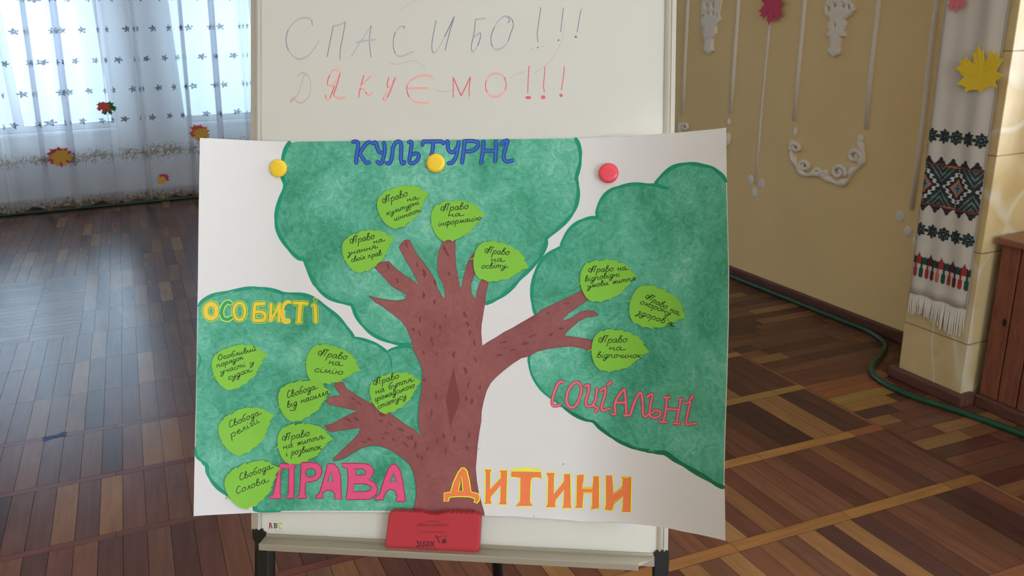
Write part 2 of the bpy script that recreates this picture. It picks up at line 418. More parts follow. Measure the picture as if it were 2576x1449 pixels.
# ================================================================== curtains
def curtain_mat():
    q = NT('sheer_curtain'); uv = q.n('ShaderNodeUVMap', uv_map='cloth').outputs[0]; sep = q.n('ShaderNodeSeparateXYZ'); q.l(uv, sep.inputs[0])
    U, Vv = sep.outputs[0], sep.outputs[1]
    PU, PV, Z0 = .135, .252, .765
    row = q.math('DIVIDE', q.math('SUBTRACT', Vv, Z0 - PV / 2), PV); ri = q.math('FLOOR', row); rv = q.math('MULTIPLY', q.math('SUBTRACT', q.math('FRACT', row), .5), PV)
    cu = q.math('ADD', q.math('DIVIDE', U, PU), q.math('MULTIPLY', q.math('MODULO', ri, 2.0), .5)); ru = q.math('MULTIPLY', q.math('SUBTRACT', q.math('FRACT', cu), .5), PU)
    rad = q.math('SQRT', q.math('ADD', q.math('MULTIPLY', ru, ru), q.math('MULTIPLY', rv, rv))); ang = q.math('ARCTAN2', rv, ru)
    wob = q.noise(uv, 55, 2)
    lim = q.math('MULTIPLY', q.math('ADD', q.math('MULTIPLY', q.math('COSINE', q.math('MULTIPLY', q.math('ADD', ang, q.math('MULTIPLY', ri, .7)), 5.0)), .20), .62), q.math('ADD', q.math('MULTIPLY', wob, .036), .017))
    nz = q.noise(uv, 90, 2)
    motif = q.math('MULTIPLY', q.math('LESS_THAN', rad, lim), q.math('GREATER_THAN', Vv, .60)); motif = q.math('MULTIPLY', motif, q.math('GREATER_THAN', nz, .40))
    def band(lo, hi):
        c = (lo + hi) / 2; h = (hi - lo) / 2; return q.math('SUBTRACT', 1.0, q.math('MINIMUM', 1.0, q.math('DIVIDE', q.math('ABSOLUTE', q.math('SUBTRACT', Vv, c)), h)))
    sc = q.noise(q.mapping(uv, (26, 16, 1)), 1.6, 4, 2.0, .65); cl = q.noise(q.mapping(uv, (5, 3, 1)), 1.0, 2)
    bA = q.math('GREATER_THAN', q.math('ADD', q.math('MULTIPLY', band(.34, .58), .24), q.math('ADD', sc, q.math('MULTIPLY', cl, .25))), .83)
    bB = q.math('GREATER_THAN', q.math('ADD', q.math('MULTIPLY', band(-.08, .17), .30), q.math('ADD', sc, q.math('MULTIPLY', cl, .2))), .82)
    bC = q.math('MULTIPLY', q.math('LESS_THAN', Vv, .30), q.math('GREATER_THAN', q.math('ADD', sc, q.math('MULTIPLY', cl, .3)), .93))
    gold = q.math('MAXIMUM', q.math('MAXIMUM', bA, bB), bC); gold = q.math('MULTIPLY', gold, q.math('LESS_THAN', Vv, .6))
    weave = q.noise(q.mapping(uv, (900, 900, 1)), 1.0, 1)
    cloth = q.mix(gold, q.mix(motif, (.88, .89, .93, 1), T(96, 90, 104)), T(164, 142, 116))
    df = q.n('ShaderNodeBsdfDiffuse'); tl = q.n('ShaderNodeBsdfTranslucent'); tr = q.n('ShaderNodeBsdfTransparent'); tr.inputs[0].default_value = (.93, .95, 1, 1)
    q.l(cloth, df.inputs[0]); q.l(cloth, tl.inputs[0])
    m1 = q.n('ShaderNodeMixShader', iFac=.42); q.l(df.outputs[0], m1.inputs[1]); q.l(tl.outputs[0], m1.inputs[2])
    op = q.math('MAXIMUM', q.math('MULTIPLY', motif, .85), q.math('MULTIPLY', gold, .8)); op = q.math('MAXIMUM', op, q.math('ADD', q.math('MULTIPLY', weave, .12), .58))
    m2 = q.n('ShaderNodeMixShader'); q.l(op, m2.inputs[0]); q.l(tr.outputs[0], m2.inputs[1]); q.l(m1.outputs[0], m2.inputs[2]); q.l(m2.outputs[0], q.out.inputs[0]); return q.m
M_CURT = curtain_mat()
CY0 = 8.22
def pleat(u, z, seed):
    """cloth position along the rail and depth for arc position u: pleats that double back on themselves"""
    p = 2 * math.pi * u / .47 + .9 * math.sin(u * 2.3 + seed) + .6 * math.sin(u * 5.9 + 2 * seed); k = .55 + .45 * math.sin(u * 1.7 + seed * 3) ** 2
    x = u / 1.62 + .070 * k * math.sin(p) + .010 * math.sin(2.3 * p + seed)
    y = .060 * k * math.cos(p) + .020 * math.sin(1.9 * p + 1.1 + .4 * z) + .012 * math.sin(u * 31 + z)
    flare = 1.12 - .08 * z
    return x + .05 * (z - 1), CY0 + y * flare
def make_curtain(x0, x1, seed, label):
    L = (x1 - x0) * 1.62; nu = int(L / .012); zs = np.concatenate([np.linspace(.03, .3, 6), np.linspace(.42, 2.9, 14)]); nz = len(zs); V = []
    us = [L * i / nu for i in range(nu + 1)]
    for u in us:
        for k, z in enumerate(zs):
            x, y = pleat(u, z, seed); V.append((x0 + x, y, z if k else .030 + .024 * (1 - abs(math.sin(u * 19)))))
    F = [[i * nz + k, (i + 1) * nz + k, (i + 1) * nz + k + 1, i * nz + k + 1] for i in range(nu) for k in range(nz - 1)]
    o = link('sheer_curtain', V, F, M_CURT, smooth=True); me = o.data; u = me.uv_layers.new(name='cloth')
    vi = np.zeros(len(me.loops), 'i'); me.loops.foreach_get('vertex_index', vi)
    uvv = np.array([[us[j // nz], V[j][2]] for j in range(len(V))], 'f'); u.data.foreach_set('uv', uvv[vi].ravel())
    return tag(o, label, 'curtain')
make_curtain(-3.5, 3.05, 2.0, 'long white sheer curtain with small embroidered sprigs across the window wall')
def curtain_front(x, z, hw):
    return min(pleat(u, z, 2.0)[1] for u in np.arange(0, 6.55 * 1.62, .01) if abs(-3.5 + pleat(u, z, 2.0)[0] - x) < hw)

MAPLE = [(0, 1), (.09, .78), (.2, .82), (.17, .62), (.21, .45), (.36, .62), (.43, .76), (.5, .63), (.67, .66), (.62, .5), (.83, .43), (.69, .32), (.62, .2), (.53, .12), (.66, .03), (.8, -.07), (.63, -.12), (.5, -.2), (.55, -.37), (.36, -.31), (.2, -.33), (.07, -.37), (.04, -.45)]
MAPLE = MAPLE + [(-x, y) for x, y in MAPLE[::-1] if abs(x) > .001]
M_RED = mat('red_paper', T(232, 104, 92), .7); M_GREENP = mat('green_paper', T(60, 130, 62), .7)
M_YELP = mat('yellow_paper', T(232, 184, 84), .7); M_CRIM = mat('crimson_paper', T(212, 72, 104), .7); M_PINKP = mat('pink_paper', T(214, 110, 112), .7)
M_YELB = mat('bright_yellow_paper', T(230, 194, 44), .7)
def leaf_mesh(C3, E1, E2, NN, size, rot, lift, thick=.0012):
    c, s = math.cos(rot), math.sin(rot); pts = [(size * (x * c - y * s), size * (x * s + y * c)) for x, y in MAPLE]; n = len(pts)
    V = []; C3 = np.array(C3)
    for h in (0, thick):
        for x, y in pts:
            cup = .0004 * 0 + .10 * (x * x + y * y) / max(size, .01) * .5
            V.append(C3 + E1 * x + E2 * y + NN * (lift + h + cup))
        V.append(C3 + NN * (lift + h))
    F = [[n, i, (i + 1) % n] for i in range(n)] + [[2 * n + 1, n + 1 + (i + 1) % n, n + 1 + i] for i in range(n)] + [[i, n + 1 + i, n + 1 + (i + 1) % n, (i + 1) % n] for i in range(n)]
    return V, F
def paper_maple(px, plane, X, layers, label, group=None):
    if plane == 'y': C3 = on_y([px], X)[0]; C3 = on_y([px], min(curtain_front(C3[0], C3[2] + dz, .09) for dz in (-.08, 0, .08)) - .010)[0]; E1, E2, NN = np.array([1., 0, 0]), np.array([0, 0, 1.]), np.array([0, -1., 0])
    else: C3 = on_x([px], X)[0]; E1, E2, NN = np.array([0, -1., 0]), np.array([0, 0, 1.]), np.array([-1., 0, 0])
    if len(layers) == 1:
        m, dx, dy, size, rot = layers[0]; V, F = leaf_mesh(C3, E1, E2, NN, size, rot, 0); return tag(link('maple_leaf', V, F, m), label, 'paper leaf', group)
    t = thing('maple_leaf', C3, label, 'paper leaf', group)
    for i, (m, dx, dy, size, rot) in enumerate(layers):
        V, F = leaf_mesh(C3 + E1 * dx + E2 * dy, E1, E2, NN, size, rot, .004 * i); o = link('front_leaf' if i else 'back_leaf', V, F, m, t)
        o['label'] = m.name.replace('_', ' ') + ' layer'
    return t
G = 'paper maple leaves pinned to the curtain'; yl = CY0 - .088
paper_maple((264, 268), 'y', yl, [(M_GREENP, .015, 0, .085, math.radians(200)), (M_RED, -.01, .012, .072, math.radians(175))], 'red paper maple leaf layered on a green one, pinned to the curtain', G)
paper_maple((150, 388), 'y', yl, [(M_CRIM, .0, .006, .125, math.radians(180)), (M_YELP, 0, -.008, .108, math.radians(200))], 'largest yellow-on-crimson paper maple leaf, low on the curtain', G)
paper_maple((503, 330), 'y', yl, [(M_RED, .0, .01, .11, math.radians(165)), (M_YELP, .004, -.01, .09, math.radians(190))], 'yellow-on-red paper maple leaf on the curtain above the poster corner', G)
paper_maple((408, 447), 'y', yl, [(M_CRIM, .015, .01, .06, math.radians(170)), (M_YELP, -.012, -.012, .055, math.radians(200))], 'small yellow and crimson paper maple leaf near the curtain hem', G)

# ================================================================== right wall decoration
M_STUCCO = mat('stucco_white', T(240, 230, 216), .7, .2, .05, 60, .1); M_LINE = mat('white_paint', T(232, 224, 216), .7, .2)
S3 = 2.787; O3 = (1680, 0)
def wl(pts, lift=.012): q = on_x(Z(O3, S3, pts), XR); q[:, 0] -= lift; return q
def spiral(c, r0, r1, a0, turns, sx=1.0, n=22):
    return [(c[0] + sx * (r0 + (r1 - r0) * i / n) * math.cos(a0 + turns * 2 * math.pi * i / n), c[1] + (r0 + (r1 - r0) * i / n) * math.sin(a0 + turns * 2 * math.pi * i / n)) for i in range(n + 1)]
def stucco_frame(bars, swag, spirals, beads, label):
    pts = wl(bars[0]); t = thing('wall_moulding', (XR, pts[:, 1].mean(), pts[:, 2].min()), label, 'wall moulding', 'stucco frames on the ochre wall')
    for br in bars: m = MB(); m.tube(wl(br, .0), .0125, 10); m.build('moulding', M_STUCCO, t, True)
    m = MB()
    if swag: m.tube(wl(catmull(swag, 14), .004), [.015 + .005 * math.sin(i * .9) for i in range(len(catmull(swag, 14)))], 8)
    for sp in spirals: m.tube(wl(spiral(*sp), .008), list(np.linspace(.013, .009, 23)), 8)
    for c, rx, ry in beads:
        k = wl([c], .004)[0]; bm = bmesh.new(); bmesh.ops.create_uvsphere(bm, u_segments=12, v_segments=8, radius=1)
        for p in bm.verts: p.co = Vector((k[0] + p.co.x * .012, k[1] + p.co.y * rx, k[2] + p.co.z * ry))
        m.bm(bm)
    m.build('scroll_ornament', M_STUCCO, t, True); return t
PI = math.pi
stucco_frame([[(975, -330), (965, 0), (925, 440), (890, 845)], [(1495, -330), (1485, 0), (1430, 480), (1392, 905)]],
             [(885, 985), (868, 1060), (900, 1140), (940, 1205), (985, 1228), (1040, 1215), (1095, 1240), (1150, 1262), (1205, 1285), (1265, 1262), (1300, 1195), (1350, 1165), (1376, 1090), (1365, 1030), (1345, 990)],
             [((905, 1035), 36, 12, 2.6, 1.2), ((968, 1163), 40, 12, 2.2, 1.3), ((1205, 1205), 52, 14, .6, -1.3), ((1318, 1095), 48, 14, .2, -1.2), ((1060, 1205), 24, 8, 3, 1.1), ((1110, 1215), 22, 8, 0, 1.1)],
             [((898, 925), .012, .028), ((1358, 972), .02, .02), ((1330, 1115), .016, .018), ((1215, 1200), .016, .016)], 'white stucco frame with a scrolled swag, nearer the tiled pier')
stucco_frame([[(150, -330), (145, 0), (125, 400), (108, 800)], [(508, -330), (500, 0), (468, 450), (443, 795)]],
             [(98, 860), (90, 940), (120, 1020), (180, 1080), (270, 1110), (340, 1090), (400, 1040), (430, 980), (428, 930)],
             [((125, 890), 30, 9, 2.6, 1.2), ((190, 1030), 36, 10, 2.2, 1.2), ((360, 1020), 36, 10, .5, -1.2)],
             [((432, 855), .014, .02), ((425, 960), .014, .03)], 'white stucco frame mostly hidden behind the upper right poster corner')
def pendant(out, holes, label):
    f = Flat(); f.fill(out, 0, 0, holes, grid=16); P = np.array(f.v); edge = np.array(catmull(out, 6, True)); hs = [np.array(h) for h in holes]
    def h(p):
        d = np.min(np.linalg.norm(edge - p, axis=1))
        for q_ in hs: d = min(d, np.min(np.linalg.norm(q_ - p, axis=1)))
        return .012 + .009 * min(1, d / 18) ** .5
    W = wl([tuple(p) for p in P], 0.0); n = len(W); F3 = W.copy(); F3[:, 0] -= [h(p) for p in P]
    faces = [list(q_) for q_ in f.f]; V = list(F3) + list(W); fc = list(faces)
    cnt = {}
    for q_ in faces:
        for i in range(len(q_)): e = (q_[i], q_[(i + 1) % len(q_)]); cnt[tuple(sorted(e))] = cnt.get(tuple(sorted(e)), []) + [e]
    for e in cnt.values():
        if len(e) == 1: a, b_ = e[0]; fc.append([b_, a, a + n, b_ + n])
    fc += [[i + n for i in q_[::-1]] for q_ in faces]
    return tag(link('stucco_pendant', V, fc, M_STUCCO), label, 'wall ornament', 'stucco pendants on the ochre wall')
def oval(c, rx, ry, n=10): return [(c[0] + rx * math.cos(2 * PI * i / n), c[1] + ry * math.sin(2 * PI * i / n)) for i in range(n)]
pendant([(1150, -90), (1165, -40), (1130, 0), (1112, 40), (1112, 95), (1150, 135), (1135, 160), (1132, 188), (1148, 212), (1120, 245), (1146, 265), (1152, 300), (1146, 332), (1128, 350), (1146, 376), (1180, 399), (1214, 380), (1226, 355), (1214, 334), (1222, 292), (1226, 264), (1256, 250), (1246, 218), (1262, 172), (1256, 140), (1300, 102), (1322, 70), (1306, 20), (1270, -10), (1280, -60), (1215, -130)],
        [oval((1140, 62), 9, 17), oval((1184, 38), 12, 15), oval((1244, 40), 10, 17), oval((1284, 52), 8, 16), oval((1186, 178), 5, 14), oval((1215, -40), 16, 22)], 'white stucco leaf pendant inside the frame nearer the tiled pier')
pendant([(268, -90), (262, -40), (252, 0), (243, 60), (248, 112), (242, 165), (260, 202), (254, 240), (266, 266), (270, 310), (260, 345), (292, 386), (326, 352), (320, 312), (326, 270), (347, 236), (346, 182), (378, 142), (366, 100), (380, 30), (388, 0), (372, -40), (376, -80), (320, -130)],
        [oval((287, 40), 8, 17), oval((330, 38), 8, 20), oval((258, 108), 5, 14), oval((290, 92), 7, 13), oval((330, 95), 7, 13), oval((356, 112), 5, 12)], 'white stucco leaf pendant beside the whiteboard, at the top of the wall')
def line_ornament(path, dots, label, r=.007):
    W = wl(path, .0); t = thing('wall_line', (XR, W[:, 1].mean(), W[:, 2].min()), label, 'wall decoration', 'white stems with dots on the wall')
    m = MB(); m.tube(W, r, 8); m.build('stem', M_LINE, t, True)
    for c, rad in dots:
        k = wl([c], 0)[0]; bm = bmesh.new(); bmesh.ops.create_uvsphere(bm, u_segments=14, v_segments=8, radius=1)
        for p in bm.verts: p.co = Vector((k[0] + p.co.x * .006, k[1] + p.co.y * rad, k[2] + p.co.z * rad * 1.15))
        m = MB(); m.bm(bm); m.build('dot', M_LINE, t, True)
line_ornament([(718, 140), (700, 340), (665, 700), (640, 1000), (614, 1290)], [((582, 1262), .025), ((655, 1290), .026), ((604, 1348), .026)], 'thin white stem with three dots hanging below the crimson maple leaf')
line_ornament([(1905, -150), (1893, 0), (1850, 330), (1790, 900), (1712, 1470)], [((1628, 1518), .026), ((1684, 1622), .024), ((1735, 1690), .018)], 'thicker white stem with dots beside the tiled pier', .012)
paper_maple((1944, 8), 'x', XR - .014, [(M_CRIM, 0, 0, .115, math.radians(172))], 'crimson paper maple leaf on the ochre wall between the stucco frames')

# ================================================================== embroidered towel on the pier
def towel():
    X0 = PX - .012; yr, ylf = 2.076, 2.332; zt, zb = 1.95, .392
    def sy(s, z): k = min(1, max(0, (1.0 - z) / .75)); return (ylf + .0 * k) + (yr + .006 - .012 * k - ylf) * s
    def dx(s, z): return -.004 * math.sin(s * 9 + .8) * min(1, max(0, (z - .35))) - .0025 * math.sin(s * 17 + z)
    t = thing('embroidered_towel', (X0, (yr + ylf) / 2, .28), 'long white ritual towel with dark cross-stitch bands and fringe on the tiled pier', 'towel')
    M_LIN = mat('white_linen', T(206, 196, 182), .85, .1, .03, 400, .1); ns, nz = 26, 40; V = []; F = []
    for k in range(2):
        for j in range(nz + 1):
            z = zb + (zt - zb) * j / nz
            for i in range(ns + 1): s = i / ns; V.append((X0 + dx(s, z) + .0016 * k, sy(s, z), z))
    st = ns + 1; n1 = st * (nz + 1)
    for j in range(nz):
        for i in range(ns):
            a = j * st + i; F.append([a, a + 1, a + st + 1, a + st]); F.append([a + n1 + st, a + n1 + st + 1, a + n1 + 1, a + n1])
    for j in range(nz):
        for i in (0, ns): a = j * st + i; F.append([a, a + st, a + st + n1, a + n1])
    for i in range(ns): F.append([i, i + n1, i + 1 + n1, i + 1]); a = nz * st + i; F.append([a, a + 1, a + 1 + n1, a + n1])
    link('cloth', V, F, M_LIN, t, smooth=True)
    m = MB(); fr = random.Random(3)          # fringe
    for i in range(64):
        s = (i + .5) / 64; l = .085 + .02 * fr.random() - .02 * math.sin(s * 6); y = sy(s, zb); e = fr.uniform(-.006, .006)
        m.tube([(X0 + .0008, y, zb + .003), (X0 - .003, y + e * .4, zb - l * .5), (X0 - .001, y + e, zb - l)], [.0016, .0018, .0008], 5)
    m.build('fringe', mat('cream_fringe', T(222, 214, 200), .9, .1), t)
    # cross-stitch cells
    K = mat('stitch_black', T(52, 54, 56), .9, .1); Gn = mat('stitch_green', T(44, 82, 66), .9, .1); Rd = mat('stitch_red', T(160, 58, 56), .9, .1)
    Or = mat('stitch_orange', T(186, 112, 76), .9, .1); Gr = mat('stitch_grey', T(120, 132, 134), .9, .1); Wh = mat('stitch_white', T(205, 205, 200), .9, .1); Mr = mat('stitch_maroon', T(96, 44, 54), .9, .1)
    ML = [K, Gn, Rd, Or, Gr, Wh, Mr]; NC = 60
    def band(rows, ztop, cs, fn, name):
        V = []; F = []; mi = []
        for r in range(rows):
            for c in range(NC):
                q = fn(c, r)
                if q is None: continue
                n = len(V)
                for a, b_ in ((0, 0), (1, 0), (1, 1), (0, 1)):
                    s = (c + a) / NC; z = ztop - (r + b_) * cs; V.append((X0 + dx(s, z) - .0009, sy(s, z), z))
                F.append([n, n + 1, n + 2, n + 3]); mi.append(q)
        o = link(name, V, F, ML, t, mi); return o
    def flower(c, r):
        x = (c + 4) % 12.6 - 6.3; y = r - 6; rr = math.hypot(x, y); a = math.atan2(y, x)
        if rr < .8: return 4
        if rr < 6.6 * (.88 + .12 * math.cos(8 * a)): return (4 if 3.2 < rr < 4.2 and math.cos(8 * a) < -.2 else 0) if (int(c) * 3 + int(r)) % 7 else 1
        return None
    band(13, 1.068, .0043, flower, 'flower_band'); band(13, .693, .0043, flower, 'flower_band')
    def main(c, r):
        edge = 6 + 0 * c; h = 51
        if r < 8 or r >= h - 8:
            rr = r if r < 8 else h - 1 - r; x = (c + 4) % 12.6 - 6.3
            if rr < 6:
                k = abs(x); return 0 if (k < 1.2 + rr * .75 and not (rr in (2,) and k > 2)) and (rr > 0 or k < 1) else None
            return (2 if abs(x) < 3.6 else 0) if rr == 6 else (3 if 20 < c < 36 and rr == 7 else 2 if abs(x) > 4 else 1)
        y = r - 25.0; x = (c - 29 + 300) % 34; x = x - 34 if x > 17 else x; d = abs(x) + abs(y) * .92
        if d < 1.6 or (abs(x) < 1 and abs(y) < 4) or (abs(y) < 1 and abs(x) < 3): return 0
        if d < 5.5: return 4
        if d < 7.5: return 3
        if d < 10.5: return 0
        wv = 1.1 * (1 if (int(abs(y)) // 2) % 2 else -1)
        if 11.2 < d + wv < 14.4: return 5
        if d < 17.2: return 0
        e = d % 5
        return 4 if e < 1.4 else 1 if e < 3.2 else 0 if e < 4.4 else 6
    band(51, .961, .00432, main, 'diamond_band')
    def tass(c, r):
        x = (c + 1) % 12.0 - 6; 
        if r < 11:
            up = 4 - abs(x) * 1.1 + 2
            if abs(x) < 2.4 and r > 5 - (2.4 - abs(x)) * 2.2: return 2 if (c // 12) % 2 == 0 else 6
            return (1 if abs(x) > 4 else 0) if r > 3 + (abs(abs(x) - 4) < 1) else None
        k = c // 6; x = c % 6 - 2.5
        lim = 1.7 if r > 14 else .8
        if abs(x) < lim and r < 24 - abs(x): return [2, 1, 2, 6, 3, 1, 2, 6, 2, 1][k % 10]
        return None
    band(24, .572, .00435, tass, 'tassel_band')
towel()
paper_maple((2466, 196), 'x', PX - .024, [(M_YELB, 0, 0, .118, math.radians(12))], 'bright yellow paper maple leaf on the upper part of the towel')
paper_maple((2409, -2), 'x', PX - .024, [(M_PINKP, 0, 0, .05, math.radians(182))], 'pink paper maple leaf at the top of the towel, cut by the picture edge')

# ================================================================== radiator cover
def radiator_cover():
    x0, y1, y0, h = 2.90, PY0 - .032, -1.6, .69
    t = thing('radiator_cover', ((x0 + XR) / 2, (y0 + y1) / 2, 0), 'reddish brown slatted wooden radiator cover beside the tiled pier', 'radiator cover')
    M_RC = wood_mat('redwood_boards', T(112, 62, 50), T(128, 76, 58), T(144, 90, 66), (6, 6, 1), .4); M_RT = wood_mat('redwood_top', T(120, 76, 58), T(138, 90, 68), T(150, 100, 76), (6, 1, 6), .35)
    m = MB(); y = y1; i = 0
    while y > y0 + .02: m.box(x0, x0 + .018, max(y0, y - .0755), y - .003, .05, h - .028, 0, .003); y -= .0785
    m.build('front_boards', M_RC, t)
    m = MB(); m.box(x0 + .019, XR - .004, y0, y1, .05, h - .028); m.build('carcass', mat('dark_cover_inside', T(58, 34, 30), .8), t)
    m = MB(); m.box(x0 - .022, XR - .004, y0, y1 + .012, h - .027, h, 0, .006); m.build('top_board', M_RT, t)
    m = MB(); m.box(x0 - .02, XR - .004, y0, y1, 0, .05, 0, .006); m.build('plinth', M_SKIRT, t)
    m = MB(); k = on_x([(2527, 812)], x0)[0]
    bm = bmesh.new(); bmesh.ops.create_circle(bm, cap_ends=True, segments=10, radius=1)
    for p in bm.verts: p.co = Vector((x0 - .0006, k[1] + p.co.x * .009, k[2] + p.co.y * .016))
    m.bm(bm); m.build('wood_knot', mat('knot', T(48, 30, 28), .7), t)
radiator_cover()

# ================================================================== hose, tape
def hose():
    zc = .0125
    px = Z((1810, 640), 3.15, [(75, 140), (200, 190), (400, 270), (600, 330), (750, 400), (900, 470), (1050, 530), (1200, 600), (1290, 680), (1312, 740), (1270, 810), (1210, 870), (1203, 925), (1260, 990), (1400, 1070), (1600, 1150), (1800, 1212), (2000, 1280), (2200, 1350), (2413, 1430)])
    P = [p for p in on_z(px, zc)]; P = P[::-1]; d = P[0] - P[1]
    P = [P[0] + d * 3 + np.array([.0, 0, 0]), P[0] + d * 1.5] + P
    P = [np.array([min(p[0], XR - .045), p[1], zc]) for p in P]
    P += [np.array(q + (zc,)) for q in ((3.125, 5.2), (3.12, 6.3), (3.12, 7.4), (3.06, 8.05), (2.85, 8.25), (2.3, 8.27), (1.4, 8.255), (.6, 8.26), (-.2, 8.25), (-1.0, 8.265), (-1.9, 8.255), (-2.9, 8.26))]
    pts3 = []
    for i in range(len(P) - 1):
        p0 = P[max(i - 1, 0)]; p1, p2 = P[i], P[i + 1]; p3 = P[min(i + 2, len(P) - 1)]
        for j in range(6):
            u = j / 6; pts3.append(.5 * (2 * p1 + (p2 - p0) * u + (2 * p0 - 5 * p1 + 4 * p2 - p3) * u * u + (3 * p1 - p0 - 3 * p2 + p3) * u ** 3))
    t = thing('garden_hose', (3.0, 3.2, 0), 'long green garden hose lying along the foot of the walls', 'hose')
    m = MB(); m.tube(pts3, .0125, 10); m.build('tube', mat('hose_green', T(20, 68, 46), .35, .5), t, True)
    m = MB(); pt = []
    for i, p in enumerate(pts3):
        q = pts3[min(i + 1, len(pts3) - 1)] - pts3[max(i - 1, 0)]; q /= np.linalg.norm(q) + 1e-9; nn = np.array([q[1], -q[0], 0]); s = -1 if i < 0 else 1
        pt.append(p + (-nn if nn[1] > 0 or nn[0] < 0 else nn) * 0.0 + np.array([0, 0, .0]) + nn * .0095 * s + np.array([0, 0, -.0045]))
    m.tube(pt, .0042, 6); o = m.build('stripe', mat('hose_yellow', T(128, 112, 40), .4, .4), t, True); o['label'] = 'yellow stripe along the hose'
hose()
b = MB(); k = on_z([(138, 1098)], 0)[0]
for a, l in ((.55, .045), (-.15, .042)):
    c, s = math.cos(a), math.sin(a); b.frame_box(k + np.array([-c * l + s * .008, -s * l - c * .008, .0004 + .0004 * (a < 0)]), (2 * c * l, 2 * s * l, 0), (-s * .016, c * .016, 0), (0, 0, .0006))
tag(b.build('floor_tape', mat('blue_tape', T(52, 82, 130), .6)), 'small blue tape cross stuck on the parquet floor', 'tape')

# ================================================================== flip chart
M_ALU = mat('brushed_aluminium', T(190, 184, 172), .38, .5, .03, 200, 0, .55); M_BLK = mat('black_plastic', T(18, 19, 17), .45, .4)
M_BOARD = mat('whiteboard_enamel', T(212, 209, 199, 1.0), .32, .4, .015, 8); M_ALUG = mat('tray_aluminium', T(168, 160, 142), .42, .4, .03, 150, 0, .35)
KB = 1 / .80
def flipchart():
    t = thing('flipchart_easel', B3(.35, 1.2, -.1) * np.array([1, 1, 0]), 'white magnetic flipchart board with marker writing on a black-legged easel', 'flipchart')
    W_, VT, VB = .699, -.105, .899
    # writing surface with rounded lower corners
    a0, a1, rad = .0176, .682, .0075
    out = [(a0, VT), (a1, VT)] + [(a1 - rad + rad * math.cos(q), VB - rad + rad * math.sin(q)) for q in np.linspace(0, PI / 2, 6)] + [(a0 + rad - rad * math.sin(q), VB - rad + rad * math.cos(q)) for q in np.linspace(0, PI / 2, 6)]
    n = len(out); A = np.array(out); V = list(B3(A[:, 0], A[:, 1], 0)) + list(B3(A[:, 0], A[:, 1], -.012))
    F = [list(range(n)), list(range(n, 2 * n))[::-1]] + [[i, i + n, (i + 1) % n + n, (i + 1) % n] for i in range(n)]
    link('whiteboard_panel', V, F, M_BOARD, t)
    prof = [(0, -.016), (0, .0028), (.0050, .0030), (.0056, .0044), (.0068, .0044), (.0074, .0022), (.0108, .0022), (.0114, .0044), (.0128, .0042), (.0168, .0030), (.0174, .0002), (.0176, -.016)]
    for side in (0, 1):
        pr = prof if side == 0 else [(W_ - x, y) for x, y in prof[::-1]]; n = len(pr); A = np.array(pr); vb = .8925 if side == 0 else .8945
        V = list(B3(A[:, 0], VT, A[:, 1])) + list(B3(A[:, 0], vb, A[:, 1]))
        F = [[i, (i + 1) % n, (i + 1) % n + n, i + n] for i in range(n)] + [list(range(n))[::-1], list(range(n, 2 * n))]
        link('frame_rail', V, F, M_ALU, t)
    V = MB(); V.frame_box(B3(0, VT - .018, -.016), DH * W_, DV * .018, DN * .0205, 0, .002); V.build('top_rail', M_ALU, t)
    # corner caps
    capL = [(635.3, 1330.6), (659.6, 1330.6), (662, 1336.7), (668.9, 1340.5), (668.9, 1367), (664, 1390), (644, 1390), (641, 1363), (635.3, 1355)]
    capR = [(1653, 1383.2), (1682.5, 1385), (1683, 1420), (1680, 1432), (1648, 1432), (1644.2, 1417), (1644, 1391.5), (1649, 1388)]
    for cp in (capL, capR):
        a, v = on_b(cp, .0035); n = len(a); V = list(B3(a, v, .0035)) + list(B3(a, v, -.018)); F = [list(range(n)), list(range(n, 2 * n))[::-1]] + [[i, i + n, (i + 1) % n + n, (i + 1) % n] for i in range(n)]
        link('corner_cap', V, F, M_BLK, t)
    # pen tray: back plate, floor, front lip
    al0, al1 = .0295, .6514
    prof = [(.0006, .8990), (.0025, .8990), (.0032, .9035), (.0040, .9036), (.0044, .9040), (.036, .9040), (.0385, .9032), (.0402, .9032), (.0402, .9060), (.0392, .9145), (.0372, .9145), (.0365, .9085), (.0006, .9085)]
    A = np.array(prof); n = len(prof); V = []
    for s in (0, 1):
        for x, v in prof:
            e = min(1, max(0, (x - .004) / .036))
            aa = (.0245 * (1 - e) + al0 * e) if s == 0 else ((.6765 if x < .0046 else .6514))
            V.append(B3(aa, v, x))
    F = [[i, i + n, (i + 1) % n + n, (i + 1) % n] for i in range(n)] + [list(range(n)), list(range(n, 2 * n))[::-1]]
    link('pen_tray', V, F, M_ALUG, t)
    m = MB(); m.frame_box(B3(.6514, .9035, .0006), DH * .0256, DV * .0155, DN * .0035, 0, .0006); m.build('tray_end_plate', M_ALUG, t)
    # legs
    vf = (BP[2] - .0) / -DV[2]
    for a0_, a1_ in ((.0060, .0262), (.6783, .6992)):
        p = B3((a0_ + a1_) / 2, .9, -.014); L = p[2] / -DV[2]
        m = MB(); m.frame_box(B3(a0_, .905, -.030), DH * (a1_ - a0_), DV * (vf - .905 - .021), DN * .028, 0, .002); m.build('leg', M_BLK, t)
        m = MB(); e = B3(a0_ - .002, vf - .034, -.032); m.frame_box(np.array([e[0], e[1], 0.0005]), DH * (a1_ - a0_ + .004), np.array([DN[0], DN[1], 0]) * .036, (0, 0, .022), 0, .002); m.build('leg_foot', M_BLK, t)
    top = B3(.35, -.08, -.03); X = np.array([.61274938, 1.51355602, .30415264]); d = X - top; foot = top + d * ((top[2] - .012) / -d[2])
    m = MB(); m.tube([top, top + (foot - top) * .5, foot], .0125, 14); m.build('rear_leg', M_BLK, t, True)
    m = MB(); m.tube([(foot[0], foot[1], .0), (foot[0], foot[1], .03)], .017, 14); m.build('leg_foot', M_BLK, t)
    return t
